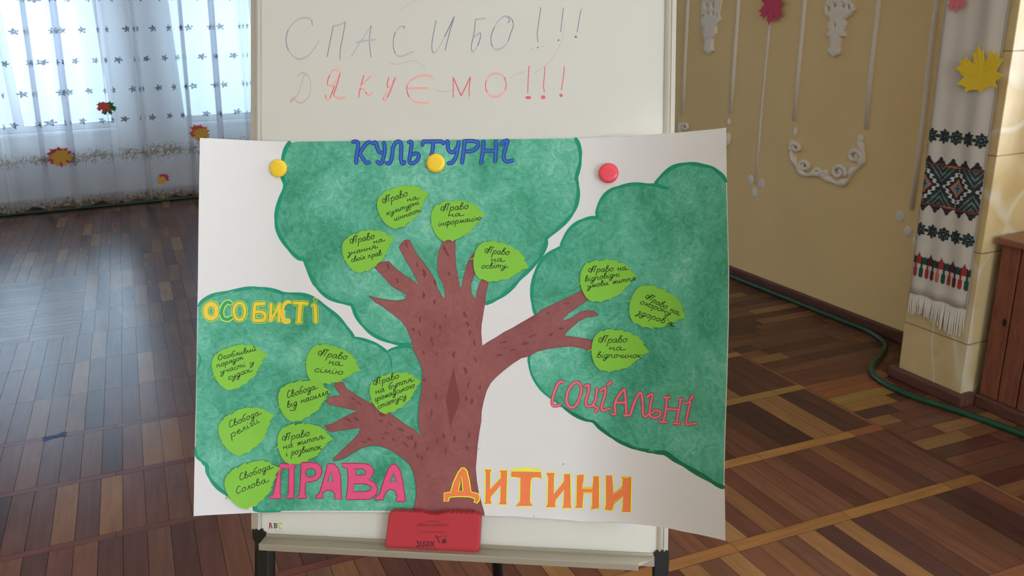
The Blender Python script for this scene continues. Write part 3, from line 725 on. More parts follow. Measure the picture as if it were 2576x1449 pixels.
EASEL = flipchart()
# marker writing on the board
def board_writing():
    O, S = (620, 0), 2.3418
    dark = mat('slate_marker', T(110, 118, 138, KB), .6, .2); pale = mat('slate_marker_faint', T(168, 170, 172, KB), .6, .2)
    rd = mat('red_marker', T(208, 96, 100, KB), .6, .2); rp = mat('red_marker_faint', T(220, 158, 150, KB), .6, .2); vf = mat('red_marker_trace', T(208, 190, 178, .98), .6, .2); tr = mat('wiped_trace', T(201, 200, 192), .6, .2)
    up = [[(388, 150), (380, 115), (335, 105), (290, 125), (250, 170), (233, 230), (245, 290), (280, 335), (315, 348), (360, 330), (400, 285), (428, 238)],
          [(512, 150), (495, 235), (475, 335)], [(512, 152), (550, 146), (583, 128)], [(583, 128), (565, 230), (553, 290), (552, 352)],
          [(617, 332), (670, 250), (735, 150)], [(735, 150), (725, 220), (728, 290), (735, 338)], [(645, 250), (700, 240), (762, 233)],
          [(932, 170), (925, 155), (895, 165), (870, 210), (865, 270), (880, 320), (910, 333), (945, 320), (985, 303)],
          [(1118, 120), (1098, 220), (1092, 280), (1102, 312), (1130, 285), (1180, 190), (1225, 97)], [(1225, 97), (1200, 180), (1170, 297)],
          [(1410, 108), (1370, 112), (1350, 115)], [(1350, 115), (1340, 200), (1325, 270), (1332, 305), (1350, 290), (1375, 235), (1378, 195), (1355, 205), (1335, 225)],
          [(1555, 110), (1520, 97), (1475, 135), (1445, 200), (1442, 255), (1465, 290), (1500, 285), (1535, 255), (1555, 200), (1572, 150), (1560, 110), (1530, 95)], [(1530, 100), (1545, 108), (1548, 125), (1536, 138)],
          [(1735, 42), (1720, 140), (1713, 200), (1717, 250)], [(1868, 45), (1860, 110), (1850, 190)], [(1978, 47), (1968, 70), (1958, 130), (1947, 190)]]
    updots = [(1717, 280, 5, 5), (1678, 290, 2.5, 3), (1745, 272, 2.5, 3), (1838, 237, 5, 6), (1940, 217, 7, 8)]
    dn = [[(553, 430), (535, 413), (505, 420), (480, 470), (480, 498), (510, 503), (553, 430)], [(553, 430), (530, 510), (515, 560), (545, 580), (580, 570)], [(520, 505), (490, 580), (470, 585), (466, 558)],
          [(692, 443), (670, 520), (660, 577)], [(735, 447), (690, 490), (670, 520), (695, 530), (715, 562), (745, 545)], [(840, 455), (830, 490), (835, 515), (855, 500), (878, 455)], [(878, 455), (850, 530), (820, 590), (805, 585), (830, 540)],
          [(1098, 457), (1060, 443), (1000, 455), (955, 490), (945, 530), (965, 580), (1010, 603), (1075, 605)], [(950, 520), (1070, 518)], [(1218, 575), (1218, 455)], [(1218, 455), (1265, 565)], [(1265, 565), (1320, 453)], [(1320, 453), (1312, 520), (1312, 570)],
          [(1480, 432), (1440, 440), (1412, 480), (1412, 530), (1440, 565), (1480, 568), (1515, 545), (1530, 500), (1515, 450), (1480, 432)],
          [(1665, 388), (1660, 470), (1657, 550)], [(1757, 390), (1755, 450), (1750, 500), (1755, 545)], [(1873, 390), (1868, 450), (1855, 530)]]
    dndots = [(1660, 575, 17, 10), (1748, 573, 14, 11), (1853, 562, 10, 10)]
    vd = [[(345, 430), (320, 500), (300, 560), (260, 600), (275, 575), (300, 600), (330, 605), (370, 560), (378, 500), (365, 450), (330, 430), (300, 450)]]
    def mk(name, strokes, dots, md, mp, w0, w1, label, single=False):
        f = Flat(); o = .00012
        for s in strokes:
            f.rib(Z(O, S, s), 0, o, 0, 2.5, wfun=lambda u, t: w0 + w1 * abs(t[0]) ** 2, mfun=None if single else (lambda t: 1 if abs(t[0]) > .45 else 0)); o += .000004
        for x, y, rx, ry in dots: c = Z(O, S, [(x, y)])[0]; f.dot(c, rx / S, ry / S, o, 0)
        r = f.build(name, [md, mp], EASEL, map_board); r['label'] = label
    nm = 'exclamation_mark'
    for i in range(3):
        mk(nm, [up[-3 + i]], [[updots[0], updots[1], updots[2]], [updots[3]], [updots[4]]][i], dark, pale, 1.7, 3.2, 'slate blue exclamation mark')
        mk(nm, [dn[-3 + i]], [dndots[i]], rd, rp, 2.2, 3.2, 'red exclamation mark')
    up, dn, updots, dndots = up[:-3], dn[:-3], [], []
    mk('marker_writing', up, updots, dark, pale, 1.7, 3.2, 'thin slate blue handwriting reading СПАСИБО')
    mk('marker_writing', dn, dndots, rd, rp, 2.2, 3.2, 'red handwriting reading ЯКУЄМО')
    mk('marker_writing', vd, [], vf, vf, 2.6, 2.5, 'very faint red letter Д', True)
    for w_ in [[(900, 75), (945, 30), (1010, 0)], [(832, 365), (880, 378), (985, 358), (1040, 388), (1052, 420)], [(1548, 465), (1580, 440), (1640, 420)], [(1690, 435), (1780, 370), (1848, 260), (1880, 130)], [(1110, 530), (1160, 540), (1220, 530)]]: mk('wiped_marker_trace', [w_], [], tr, tr, 1.8, 1.4, 'faint wiped marker line', True)
board_writing()
def text_tris(body, font_scale=1.0):
    c = bpy.data.curves.new('t', 'FONT'); c.body = body; c.size = 1.0; c.resolution_u = 4; o = bpy.data.objects.new('t', c); COL.objects.link(o)
    dg = bpy.context.evaluated_depsgraph_get(); me = o.evaluated_get(dg).to_mesh(); V = [(p.co.x, p.co.y) for p in me.vertices]; F = [list(p.vertices) for p in me.polygons]
    o.evaluated_get(dg).to_mesh_clear(); bpy.data.objects.remove(o); bpy.data.curves.remove(c); return np.array(V), F
def flat_text(f, body, p0, p1, height, off, m, shear=0.0, bold=0.0):
    """text whose bottom-left is at p0, bottom-right at p1 (photo pixels), cap height in pixels"""
    V, F = text_tris(body); V = V - V.min(0); V = V / V.max(0); p0 = np.array(p0, float); d = np.array(p1, float) - p0; L = np.linalg.norm(d); e = d / L; upv = np.array([e[1], -e[0]])
    for k, dx in enumerate([0] if not bold else [-bold, 0, bold]):
        P = p0 + V[:, :1] * d + V[:, 1:] * height * (upv + e * shear) + e * dx; f.raw(P, F, off + k * .000004, m)
def brand_print():
    f = Flat(); O, S = (660, 1290), 24.15; q = lambda p: Z(O, S, p); o = .00012
    A = [(420, 600), (530, 600), (600, 880), (635, 900), (630, 945), (540, 940), (545, 900), (520, 830), (470, 830), (460, 900), (480, 955), (375, 950), (385, 900), (410, 880)]
    f.fill(q(A), o, 0, [q([(487, 690), (510, 780), (465, 780)])], 8)
    Bm = [(655, 625), (860, 625), (910, 680), (900, 740), (860, 770), (905, 810), (905, 880), (860, 940), (715, 945), (715, 890), (705, 690)]
    f.fill(q(Bm), o, 1, [q([(770, 670), (835, 670), (840, 730), (775, 740)]), q([(780, 800), (835, 800), (840, 880), (785, 890)])], 8)
    f.rib(q([(1170, 720), (1190, 640), (1050, 640), (975, 700), (970, 800), (1030, 900), (1110, 950), (1180, 920)]), 3.0, o + .00001, 2, .8)
    for i, (ch, x, y) in enumerate(zip('OFFICE', (385, 550, 705, 855, 1020, 1190), (1105, 1105, 1105, 1105, 1130, 1140))):
        c = q([(x - 22, y)])[0]; flat_text(f, ch, c, (c[0] + 1.7, c[1] + .02), 2.2, o, 3)
    r = f.build('printed_logo', [mat('logo_red', T(158, 44, 60), .5), mat('logo_green', T(36, 78, 44), .5), mat('logo_yellow', T(200, 190, 84), .5), mat('logo_grey', T(110, 108, 102), .5)], EASEL, map_board)
    r['label'] = 'red, green and yellow ABC logo in the lower left corner'
brand_print()

# ================================================================== poster
def paint_green(name, shift=1.0):
    q = NT(name); c = q.coord(); a = q.noise(c, 9, 3, .8); b_ = q.noise(c, 42, 4, 2.6, .6); st = q.noise(q.mapping(c, (60, 60, 240), (0.5, .3, .7)), 1.0, 3, 3.5, .6)
    f = q.math('ADD', q.math('ADD', q.math('MULTIPLY', a, .52), q.math('MULTIPLY', b_, .38)), q.math('MULTIPLY', st, .26))
    col = q.ramp(f, [(.40, T(42, 114, 86, KP * shift)), (.52, T(62, 138, 110, KP * shift)), (.62, T(82, 156, 130, KP * shift)), (.76, T(124, 182, 160, KP * shift))])
    q.l(col, q.b.inputs['Base Color']); q.b.inputs['Roughness'].default_value = .5; q.b.inputs['Specular IOR Level'].default_value = .25; return q.m
def paint_trunk():
    q = NT('trunk_paint'); c = q.coord(); a = q.noise(c, 12, 3, .5); b_ = q.noise(c, 60, 3, 1.5)
    col = q.ramp(q.math('ADD', q.math('MULTIPLY', a, .6), q.math('MULTIPLY', b_, .4)), [(.36, T(120, 68, 68, KP)), (.62, T(136, 82, 80, KP))]); q.l(col, q.b.inputs['Base Color'])
    q.b.inputs['Roughness'].default_value = .55; q.b.inputs['Specular IOR Level'].default_value = .25; return q.m
def poster():
    t = thing('poster', on_surf_base(), 'large white paper poster with a painted tree and glued green paper leaves', 'poster')
    return t
def on_surf_base(): return B3(.35, .87, .006)
POSTER = poster()
M_PAPER = mat('white_paper', T(226, 223, 221), .75, .15, .01, 40)
PAPER = [(503, 347), (530, 348), (560, 349.5), (600, 351.5), (640, 353.5), (680, 355), (720, 355.5), (800, 355), (900, 353.5), (1000, 352), (1100, 351), (1200, 349.5), (1300, 348.5), (1400, 347.5), (1450, 347), (1500, 346), (1560, 343), (1620, 339.5), (1680, 335.5), (1720, 332), (1760, 328.5), (1795, 325), (1827, 321),
         (1827.5, 390), (1828.5, 457), (1831, 560), (1834, 680), (1833.5, 800), (1831, 900), (1828, 1000), (1824.5, 1100), (1822.5, 1200), (1824, 1280), (1825, 1360.5), (1800, 1354), (1760, 1345), (1720, 1337.5), (1683, 1329), (1640, 1323), (1580, 1317), (1471, 1312.5), (1380, 1305), (1300, 1299.5), (1217, 1297), (1130, 1293), (1050, 1290.5), (920, 1288), (800, 1287), (700, 1288), (640, 1290), (600, 1292), (560, 1294), (520, 1296), (487, 1298.5),
         (488, 1240), (489, 1180), (491, 1090), (493, 1000), (495, 900), (496, 800), (498, 700), (499, 600), (500, 520), (501, 450), (502, 400)]
f = Flat(); f.fill(PAPER, 0, 0, (), 9.0)
fv = np.array(f.v); front = map_paper(fv, np.zeros(len(fv))); back = map_paper(fv, np.full(len(fv), -.0004)); n = len(fv)
fc = [list(q_) for q_ in f.f]; nb = len(PAPER)
edges = {}
for q_ in f.f:
    for i in range(3): edges.setdefault(tuple(sorted((q_[i], q_[(i + 1) % 3]))), []).append((q_[i], q_[(i + 1) % 3]))
fc += [[b_, a, a + n, b_ + n] for e in edges.values() if len(e) == 1 for a, b_ in e] + [[i + n for i in q_[::-1]] for q_ in f.f]
g = Flat()
for x, y, q_ in ((1417, 1167.5, 1.6), (1342.5, 1298.5, 1.2), (1204, 1130, 1.2)): g.dot((x, y), q_, q_, .0001, 1, 8)
g.rib([(514, 379), (522, 373), (530, 369)], 3, .0001, 2, 2)
sp = map_paper(np.array(g.v), np.array(g.o))
link('paper_sheet', list(front) + list(back) + list(sp), fc + [[i + 2 * n for i in q_] for q_ in g.f], [M_PAPER, mat('ink_speck', T(90, 84, 86), .6), mat('ink_smudge', T(196, 200, 206, KP), .7)], POSTER, [0] * len(fc) + g.m)
OG = mat('outline_green', T(26, 128, 98, KP), .5, .25, .15, 60); OGD = mat('outline_dark_green', T(20, 100, 70, KP), .5, .25, .15, 60)
CR_MID = [(729, 356.5), (900, 354.5), (1100, 352), (1300, 349.5), (1447.8, 348), (1455, 362), (1460, 385), (1459, 411), (1454, 431), (1450, 447), (1453, 463), (1455, 484), (1452.5, 504), (1448, 521), (1439, 539), (1425, 556), (1407, 573), (1390, 588), (1375, 599.6), (1374, 613), (1368, 631), (1358, 649), (1343.5, 666), (1326, 684), (1308, 702), (1290, 722), (1265, 743), (1240, 757), (1219.5, 764), (1160, 800), (1060, 850), (1035.6, 866.7), (1011, 866.7), (982, 860.6), (953, 849.8), (929, 835), (910, 816), (895.5, 794), (885.8, 768.8), (876, 765), (852, 759), (828, 749.5), (808.5, 735), (794, 719), (778.8, 688), (770.7, 669), (765, 653), (752, 650), (736, 637), (719.6, 618), (706, 596.5), (696.7, 575), (694, 556), (695.4, 534.6), (700.7, 513), (707.5, 491.5), (717, 467), (711.5, 448), (708.8, 429.6), (712, 397), (718, 376)]
CR_R = [(1345.8, 789), (1340, 765.5), (1337.6, 744), (1338.8, 721), (1343.5, 695), (1352.8, 671.6), (1367, 650.5), (1385.7, 634), (1411.6, 621), (1414.5, 608), (1424.6, 588), (1442, 567.7), (1462, 554.6), (1485.5, 548), (1503, 548), (1501.4, 533), (1505.8, 515.5), (1520, 492), (1540.6, 476), (1563.8, 468.6), (1587, 464), (1610, 462.8), (1633, 464.8), (1648, 466), (1653.6, 454.6), (1671, 435.8), (1694, 420), (1720, 412.6), (1746, 412.6), (1769.6, 417), (1790, 421), (1804, 431), (1818, 443), (1826.5, 457.5), (1829.5, 560), (1832, 680), (1831.5, 800), (1829, 900), (1826, 1000), (1822.5, 1100), (1820.5, 1200), (1820.5, 1226), (1803, 1219), (1779, 1204), (1750, 1187.4), (1721, 1170.5), (1696.8, 1156), (1673.9, 1140), (1653, 1138), (1624, 1133), (1595, 1127), (1576, 1118.6), (1556.7, 1110), (1537, 1098), (1518, 1083.6), (1506, 1074), (1492.7, 1060.6), (1474.6, 1057), (1455, 1048.6), (1436, 1037.7), (1416.6, 1024), (1399.7, 1011), (1382.8, 999), (1363.5, 982), (1349, 963), (1337, 941), (1332, 919), (1333.3, 892.5), (1370, 840)]
CR_L = [(498.5, 770), (509, 756.8), (533, 743.5), (564.5, 736), (596, 730), (625, 725), (649, 724.6), (673, 727), (697.4, 732.6), (713, 738), (736, 738.6), (762.6, 741), (784.3, 748), (803.7, 759), (825.4, 777), (849.6, 796.6), (871, 820.8), (883.4, 837.7), (889.4, 848.5), (910, 853), (934, 860.6), (953.4, 869), (972.7, 884.8), (987, 877.5), (1006.6, 872.7), (1026, 872), (1040.4, 877.5), (1049.7, 898.8), (1060, 923.6), (1063, 953.6), (1057, 1002), (1052, 1056), (1060, 1095.5), (1050, 1140), (1041, 1191), (1046, 1214), (1047.9, 1242), (1043.7, 1268), (1036.7, 1286), (992, 1285), (899, 1285), (783, 1284.6), (689.6, 1285), (647.7, 1284.6), (639.5, 1279.5), (640.7, 1271), (624, 1271), (610, 1268), (592, 1258.5), (578, 1249), (561.5, 1237.6), (545, 1223.6), (531, 1207), (522, 1188.7), (520, 1172), (508, 1160.7), (496, 1149), (492.5, 1137), (492, 1126), (494, 1000), (496, 900), (497.5, 800)]
def crown(pts, outl, seed, label, extra=()):
    f = Flat(); f.fill(pts, .00012, 0, (), 9.0); o = .00020
    for seg, wd, m, clos in outl:
        L = len(seg); f.rib(seg, wd, o, m, 4, wfun=(lambda u, t_, wd=wd, L=L: wd * (.72 + .45 * abs(math.sin(u * L * .9 + seed))))); o += .000006
    r = f.build('painted_crown', [paint_green('crown_paint_%d' % seed), OG, OGD], POSTER, map_paper); r['label'] = label
crown(CR_MID, [(CR_MID[4:29], 9, 1, 0), (CR_MID[31:44], 8, 1, 0), (CR_MID[43:] + CR_MID[:1], 9, 1, 0), ([(930, 748), (962, 753), (1000, 757), (1017, 754)], 4, 1, 0), ([(717, 468), (730, 452)], 4, 1, 0)], 1, 'middle green painted crown')
crown(CR_R, [(CR_R[:9], 8, 1, 0), (CR_R[8:15], 8, 1, 0), (CR_R[14:24] + [(1680, 474)], 8, 1, 0), (CR_R[23:34], 9, 1, 0), (CR_R[41:50], 11, 2, 0), (CR_R[49:61], 8, 2, 0), (CR_R[60:70], 6, 1, 0)], 2, 'right green painted crown')
crown(CR_L, [(CR_L[:19], 8, 1, 0), (CR_L[18:23], 7, 1, 0), ([(972.7, 884.8), (983, 903), (985, 925)], 3, 1, 0), (CR_L[22:33], 6, 1, 0), (CR_L[44:46] + CR_L[43:44], 6, 1, 0), (CR_L[46:56], 9, 1, 0), (CR_L[55:59], 7, 1, 0), ([(497, 888), (503, 896), (503, 912), (496, 935)], 5, 1, 0), ([(837.5, 1159), (862, 1154), (885, 1140), (908.6, 1127), (932, 1120), (955, 1121), (978.5, 1129), (999.4, 1142), (1018, 1156), (1032, 1170), (1041, 1191), (1046, 1214), (1047.9, 1242), (1043.7, 1268), (1036.7, 1285)], 5, 1, 0), ([(640, 1271), (638, 1280), (648, 1285), (720, 1285)], 7, 1, 0)], 3, 'left green painted crown')
TRUNK = [(927, 743.5), (939, 747), (963, 753), (987, 757), (1010, 757), (1019, 752), (1023, 741), (986, 720), (964.6, 696), (943, 673), (955, 660), (978, 657), (997, 677), (1018.4, 693), (1040, 707), (1054, 717.6), (1048, 701.5), (1034.6, 677), (1018.4, 650), (1007.6, 629), (1003.6, 623), (1009, 613), (1015.7, 606), (1024, 603), (1030, 604), (1034.6, 612.7), (1045, 634), (1061.5, 655.7), (1077.6, 677), (1093.8, 704), (1101.5, 727), (1112, 745.5), (1118, 752), (1120, 737), (1115, 712), (1106, 700), (1101.9, 680), (1100.5, 653), (1104.6, 631.5), (1112.6, 612.7), (1116.7, 600), (1146, 599), (1145, 620), (1145, 643), (1146, 663), (1150.7, 692), (1155, 715.5), (1161, 726.5), (1165, 704), (1171, 680.7), (1178, 657.5), (1187, 643), (1199, 630), (1215, 640), (1215, 665), (1201, 673), (1193, 692), (1184, 715.5), (1186, 739), (1196.7, 752.8), (1199.8, 737), (1203, 722.8), (1210, 706), (1218, 692), (1232, 695), (1227.7, 712), (1222.6, 737), (1219.5, 764), (1215, 791), (1211, 816), (1210, 836.6), (1212.8, 869.8), (1229.8, 859.4), (1248.4, 849), (1269, 835.6), (1289.9, 825), (1310.6, 812.8), (1331, 801), (1345.8, 792), (1368.5, 776.6), (1393, 765), (1414, 756), (1439, 743.5), (1463, 731), (1480, 738), (1479, 754), (1460.8, 765.5), (1446.7, 777), (1430, 787.8), (1413.9, 806.6), (1432.6, 802), (1446.7, 793.6), (1460.8, 785), (1479.6, 780.7), (1493.6, 783), (1507.7, 792.5), (1493.6, 796), (1475, 798), (1456, 807.7), (1439.7, 822), (1425.6, 834.7), (1421, 845), (1442, 847.6), (1465.5, 851), (1496, 857), (1500, 872), (1492, 882), (1479.6, 880.5), (1460.8, 874.6), (1437, 871), (1413.9, 872), (1378.7, 877), (1350.5, 884), (1331, 895.7), (1310.6, 900.8), (1290, 914), (1269, 930), (1248, 948), (1234, 963), (1224, 982), (1216, 1009.8), (1211, 1034.7), (1210, 1059.5), (1205, 1089), (1201, 1119), (1198.8, 1149), (1196.3, 1178.8), (1198.8, 1208.6), (1203.7, 1238), (1211, 1265.7), (1218, 1290), (1219, 1296), (1130, 1292), (1038, 1289), (1043.7, 1268), (1047.9, 1242), (1046, 1214), (1041, 1191), (1032, 1170), (1018, 1156), (999.4, 1142), (978.5, 1129), (955, 1121), (932, 1120), (908.6, 1127), (885, 1140), (862, 1153.7), (842, 1158.5), (837.5, 1155), (852.7, 1139.8), (871, 1123), (887.6, 1107), (901.6, 1090.8), (907, 1077), (894.6, 1077), (876, 1080), (852.7, 1082.7), (831.7, 1087), (822, 1079), (815.4, 1071), (836, 1066), (857, 1054.7), (880.6, 1042), (899, 1033.8), (876, 1028), (850, 1022), (829, 1017.5), (820, 1009), (831, 998), (852, 996), (858, 994.7), (847, 980), (840, 965.7), (850, 958), (863, 962), (871, 977.8), (886, 987), (905, 999.5), (927, 1011.6), (945, 1020), (960.7, 1035), (981, 1039.6), (1001.7, 1054.7), (1022.7, 1070), (1041, 1080), (1058, 1096), (1055, 1077), (1052, 1056), (1055, 1014), (1060, 990), (1063, 953), (1063, 929), (1058, 915), (1049.7, 898.8), (1039, 876), (1035.6, 854.6), (1023.5, 825.6), (1009, 806), (987, 789), (963, 771), (944, 760)]
f = Flat(); f.fill(TRUNK, .00028, 0, (), 14.0)
f.rib(TRUNK, 1.6, .00033, 2, 3, closed=True, smooth=False)
rs = random.Random(5)
SPOT = Z((1000, 700), 4.83, [(310, 205), (290, 500), (440, 560), (520, 600), (200, 620), (260, 670), (830, 440), (840, 560), (880, 660), (405, 740), (430, 800), (320, 900), (480, 920), (940, 780), (935, 990), (700, 930), (600, 460), (460, 290), (1290, 780), (1240, 940), (1550, 800), (1860, 680), (1990, 610), (1840, 430), (2050, 310), (1640, 700), (1400, 870), (340, 1240), (820, 1120), (870, 1300), (1010, 1330)]) + \
    Z((1000, 980), 4.025, [(330, 240), (400, 520), (470, 470), (490, 620), (700, 590), (720, 460), (580, 500), (240, 690), (110, 490), (310, 600), (750, 120), (690, 90), (380, 60), (180, 560)]) + \
    Z((700, 860), 4.529, [(850, 650), (920, 700), (800, 890), (890, 880), (1170, 900), (1280, 940), (1240, 1040), (1190, 1100), (1520, 1090), (1320, 1110), (1040, 1110), (980, 1140), (1180, 830), (1400, 1000), (1590, 1300), (1450, 1170)]) + \
    Z((840, 460), 5.152, [(1475, 910), (1430, 850), (1090, 1060), (1160, 1170), (690, 1080), (810, 1270), (1180, 1190), (1300, 1290), (1500, 1180), (950, 800)])
for i, (x, y) in enumerate(SPOT):
    l = rs.uniform(5, 11); br = x > 1215 and y < 960; br2 = x < 1030 and y > 960; a = (-.45 if br else .5 if br2 else 1.5) + rs.uniform(-.35, .35); dx, dy = math.cos(a) * l, math.sin(a) * l; b0 = rs.uniform(-4, 4)
    wd = rs.uniform(3, 7); f.rib([(x - dx, y - dy), (x + b0, y + b0 * .4), (x + dx, y + dy)], wd, .00034 + i * .000002, 1, 2, wfun=lambda u, t_, wd=wd: wd * (.3 + math.sin(PI * min(1, max(0, u))) * .8))
f.fill([(1142, 923.6), (1134.6, 946), (1126, 981.6), (1122.5, 1000), (1121.7, 1012), (1126.7, 1034.7), (1129, 1057), (1133, 1078), (1139, 1057), (1149, 1032), (1156.5, 1007), (1154, 987.5), (1147, 956.7), (1142.9, 929.8)], .00034, 3, (), 14)
r_ = f.build('painted_trunk', [paint_trunk(), mat('bark_mark', T(106, 58, 58, KP), .55, .2), mat('trunk_edge', T(112, 62, 62, KP), .55, .2), mat('hollow_paint', T(112, 58, 57, KP), .55, .2)], POSTER, map_paper)
r_['label'] = 'maroon painted trunk with spreading branches and a dark hollow'
# ------------------------------------------------------------------ painted words
WO = .00042
def strokes_word(strokes, org, sc, w_out, w_in, w_hi, mats, label, dots=()):
    f = Flat(); o = WO
    for L, wd, off in ((0, w_out, 0), (1, w_in, .00006), (2, w_hi, .00012)):
        k = 0
        for s in strokes:
            sm = 1.0
            if isinstance(s, tuple): s, sm = s
            ww = wd * sm if L < 2 else wd
            if wd: f.rib(Z(org, sc, s), 0, o + off + k * .000002, L, 2, wfun=lambda u, t_, ww=ww: ww)
            k += 1
        for x, y, q_ in dots: c = Z(org, sc, [(x, y)])[0]; f.dot(c, q_ + (wd - w_in) / 2 if L < 2 else q_ * .3, q_ + (wd - w_in) / 2 if L < 2 else q_ * .3, o + off + k * .000002, L); k += 1
    r = f.build('painted_word', mats, POSTER, map_paper); r['label'] = label
NB, BL, BH = mat('navy_outline', T(22, 44, 100, KP), .5), mat('blue_paint', T(38, 76, 156, KP), .5, .3, .18, 70), mat('blue_light', T(54, 100, 178, KP), .5)
strokes_word([[(35, 105), (85, 96), (120, 112), (125, 180), (105, 300), (95, 430)], [(315, 105), (265, 115), (200, 190), (150, 285)], [(150, 285), (200, 350), (250, 418), (305, 405)],
              [(335, 135), (385, 108), (410, 180), (440, 245), (490, 268)], [(510, 98), (528, 200), (512, 330), (480, 418), (440, 425), (410, 388)],
              [(540, 412), (592, 425), (632, 350), (650, 200), (690, 118), (735, 96), (772, 130), (775, 250), (772, 370), (800, 430), (835, 395)],
              [(875, 112), (920, 98), (932, 130), (912, 280), (900, 390), (930, 428), (1010, 385), (1042, 310), (1000, 272), (940, 295)],
              [(1095, 160), (1105, 98), (1130, 96)], [(1105, 98), (1250, 94), (1400, 94)], [(1395, 94), (1418, 140)], [(1258, 98), (1250, 200), (1232, 310), (1226, 330)],
              [(1448, 105), (1480, 92), (1478, 180), (1505, 245), (1560, 258), (1620, 190)], [(1640, 92), (1630, 180), (1600, 320), (1545, 410), (1475, 425)],
              [(1730, 92), (1718, 220), (1692, 428)], [(1705, 92), (1850, 88), (1930, 110), (1930, 165), (1870, 228), (1745, 248)],
              [(2018, 84), (2010, 200), (1978, 428)], [(2205, 82), (2205, 200), (2190, 405)], [(2020, 235), (2200, 235)], [(2265, 145), (2375, 80), (2345, 200), (2318, 330), (2360, 395), (2465, 380)]],
             (880, 340), 5.9907, 10.2, 7.6, 2.4, [NB, BL, BH], 'blue painted word КУЛЬТУРНІ')
GO, YE = mat('green_marker_outline', T(60, 150, 52, KP), .5), mat('yellow_marker_fill', T(212, 176, 60, KP), .5, .25, .1, 80)
YG = mat('lemon_outline', T(196, 204, 50, KP), .5); TEAL = mat('teal_marker', T(40, 140, 84, KP), .5)
def ell(c, rx, ry, n=20, rot=0): return [(c[0] + rx * math.cos(2 * PI * i / n + rot), c[1] + ry * math.sin(2 * PI * i / n + rot)) for i in range(n + 1)]
def osobysti():
    f = Flat(); O, S = (480, 700), 4.14; o = WO
    L = [(ell((213, 342), 58, 73), 12.5), (ell((508, 345), 58, 88), 7.5), ([(770, 262), (720, 266), (672, 268)], 9), ([(672, 262), (660, 350), (658, 440)], 8), ([(665, 350), (725, 348), (772, 372), (772, 425), (730, 440), (655, 440)], 8.5),
         ([(838, 265), (834, 350), (830, 448)], 8), ([(838, 440), (880, 360), (925, 270)], 7.5), ([(928, 262), (922, 350), (918, 450)], 8), ([(1070, 256), (1150, 258), (1218, 264)], 8), ([(1145, 262), (1135, 350), (1128, 448)], 10.5), ([(1098, 455), (1160, 455)], 5), ([(1298, 290), (1300, 370), (1304, 458)], 8.5), ([(1262, 290), (1298, 268)], 5)]
    Cs = [[(422, 262), (385, 248), (345, 280), (322, 345), (335, 410), (385, 428), (428, 405)], [(1038, 252), (995, 262), (962, 320), (955, 400), (985, 448), (1028, 440)]]
    k = 0
    for s in Cs: f.rib(Z(O, S, s), 13, o - .00004 + k * 2e-6, 2, 2); k += 1
    for s, w_ in L: f.rib(Z(O, S, s), w_ + 6.6, o + k * 2e-6, 2, 2); k += 1
    for s, w_ in L: f.rib(Z(O, S, s), w_ + 4.0, o + .00006 + k * 2e-6, 0, 2); k += 1
    for s, w_ in L: f.rib(Z(O, S, s), w_ - .6, o + .00012 + k * 2e-6, 1, 2); k += 1
    f.rib(Z(O, S, Cs[0]), 8.5, o + .00016, 3, 2); f.rib(Z(O, S, Cs[1]), 9, o + .00016, 1, 2); f.rib(Z(O, S, [(1040, 268), (1000, 285), (980, 330)]), 4, o + .0002, 3, 2)
    c = Z(O, S, [(1298, 222)])[0]; f.dot(c, 5.5, 6.2, o + .0002, 1); f.dot((c[0], c[1] + .5), 4, 4.6, o + .00022, 3)
    r = f.build('painted_word', [GO, YE, YG, TEAL], POSTER, map_paper); r['label'] = 'yellow painted word ОСОБИСТІ with green outlines'
osobysti()
RO, RI, RH = mat('wine_outline', T(126, 44, 58, KP), .5), mat('rose_paint', T(196, 80, 96, KP), .5, .25, .12, 80), mat('rose_light', T(218, 124, 134, KP), .5)
strokes_word([[(405, 262), (370, 248), (325, 315), (288, 435), (300, 498), (375, 490)], [(550, 252), (588, 300), (580, 395), (530, 500), (470, 512), (436, 450), (450, 350), (500, 275), (550, 252)],
              [(622, 298), (665, 285), (665, 345), (637, 450), (645, 500), (700, 498), (738, 430), (755, 312)], [(735, 440), (715, 500), (758, 520), (735, 572)],
              [(785, 345), (840, 312), (830, 400), (802, 500), (812, 548), (890, 525)], ([(862, 285), (905, 245)], 1.1), [(945, 575), (940, 480), (980, 390), (1038, 325)], [(1038, 325), (1052, 450), (1058, 598)], [(905, 588), (948, 588)], [(1030, 600), (1100, 598)], [(950, 468), (1050, 466)],
              [(1100, 592), (1150, 450), (1205, 360), (1228, 450), (1232, 575), (1255, 612), (1300, 580)], [(1270, 408), (1330, 380), (1312, 480), (1300, 585), (1340, 622), (1400, 608), (1412, 565), (1365, 545), (1318, 580)],
              [(1445, 415), (1520, 410)], [(1480, 415), (1470, 530), (1445, 660)], [(1398, 665), (1482, 670)], [(1600, 435), (1655, 430)], [(1622, 440), (1602, 560), (1580, 680)], [(1545, 680), (1630, 690)], [(1470, 530), (1600, 540)],
              [(1668, 480), (1722, 460), (1700, 560), (1682, 685), (1720, 690), (1790, 682)], ([(1722, 440), (1755, 392)], 1.2)],
             (1320, 900), 4.14, 8.8, 6.8, 1.8, [RO, RI, RH], 'rose painted word СОЦІАЛЬНІ on a slant')
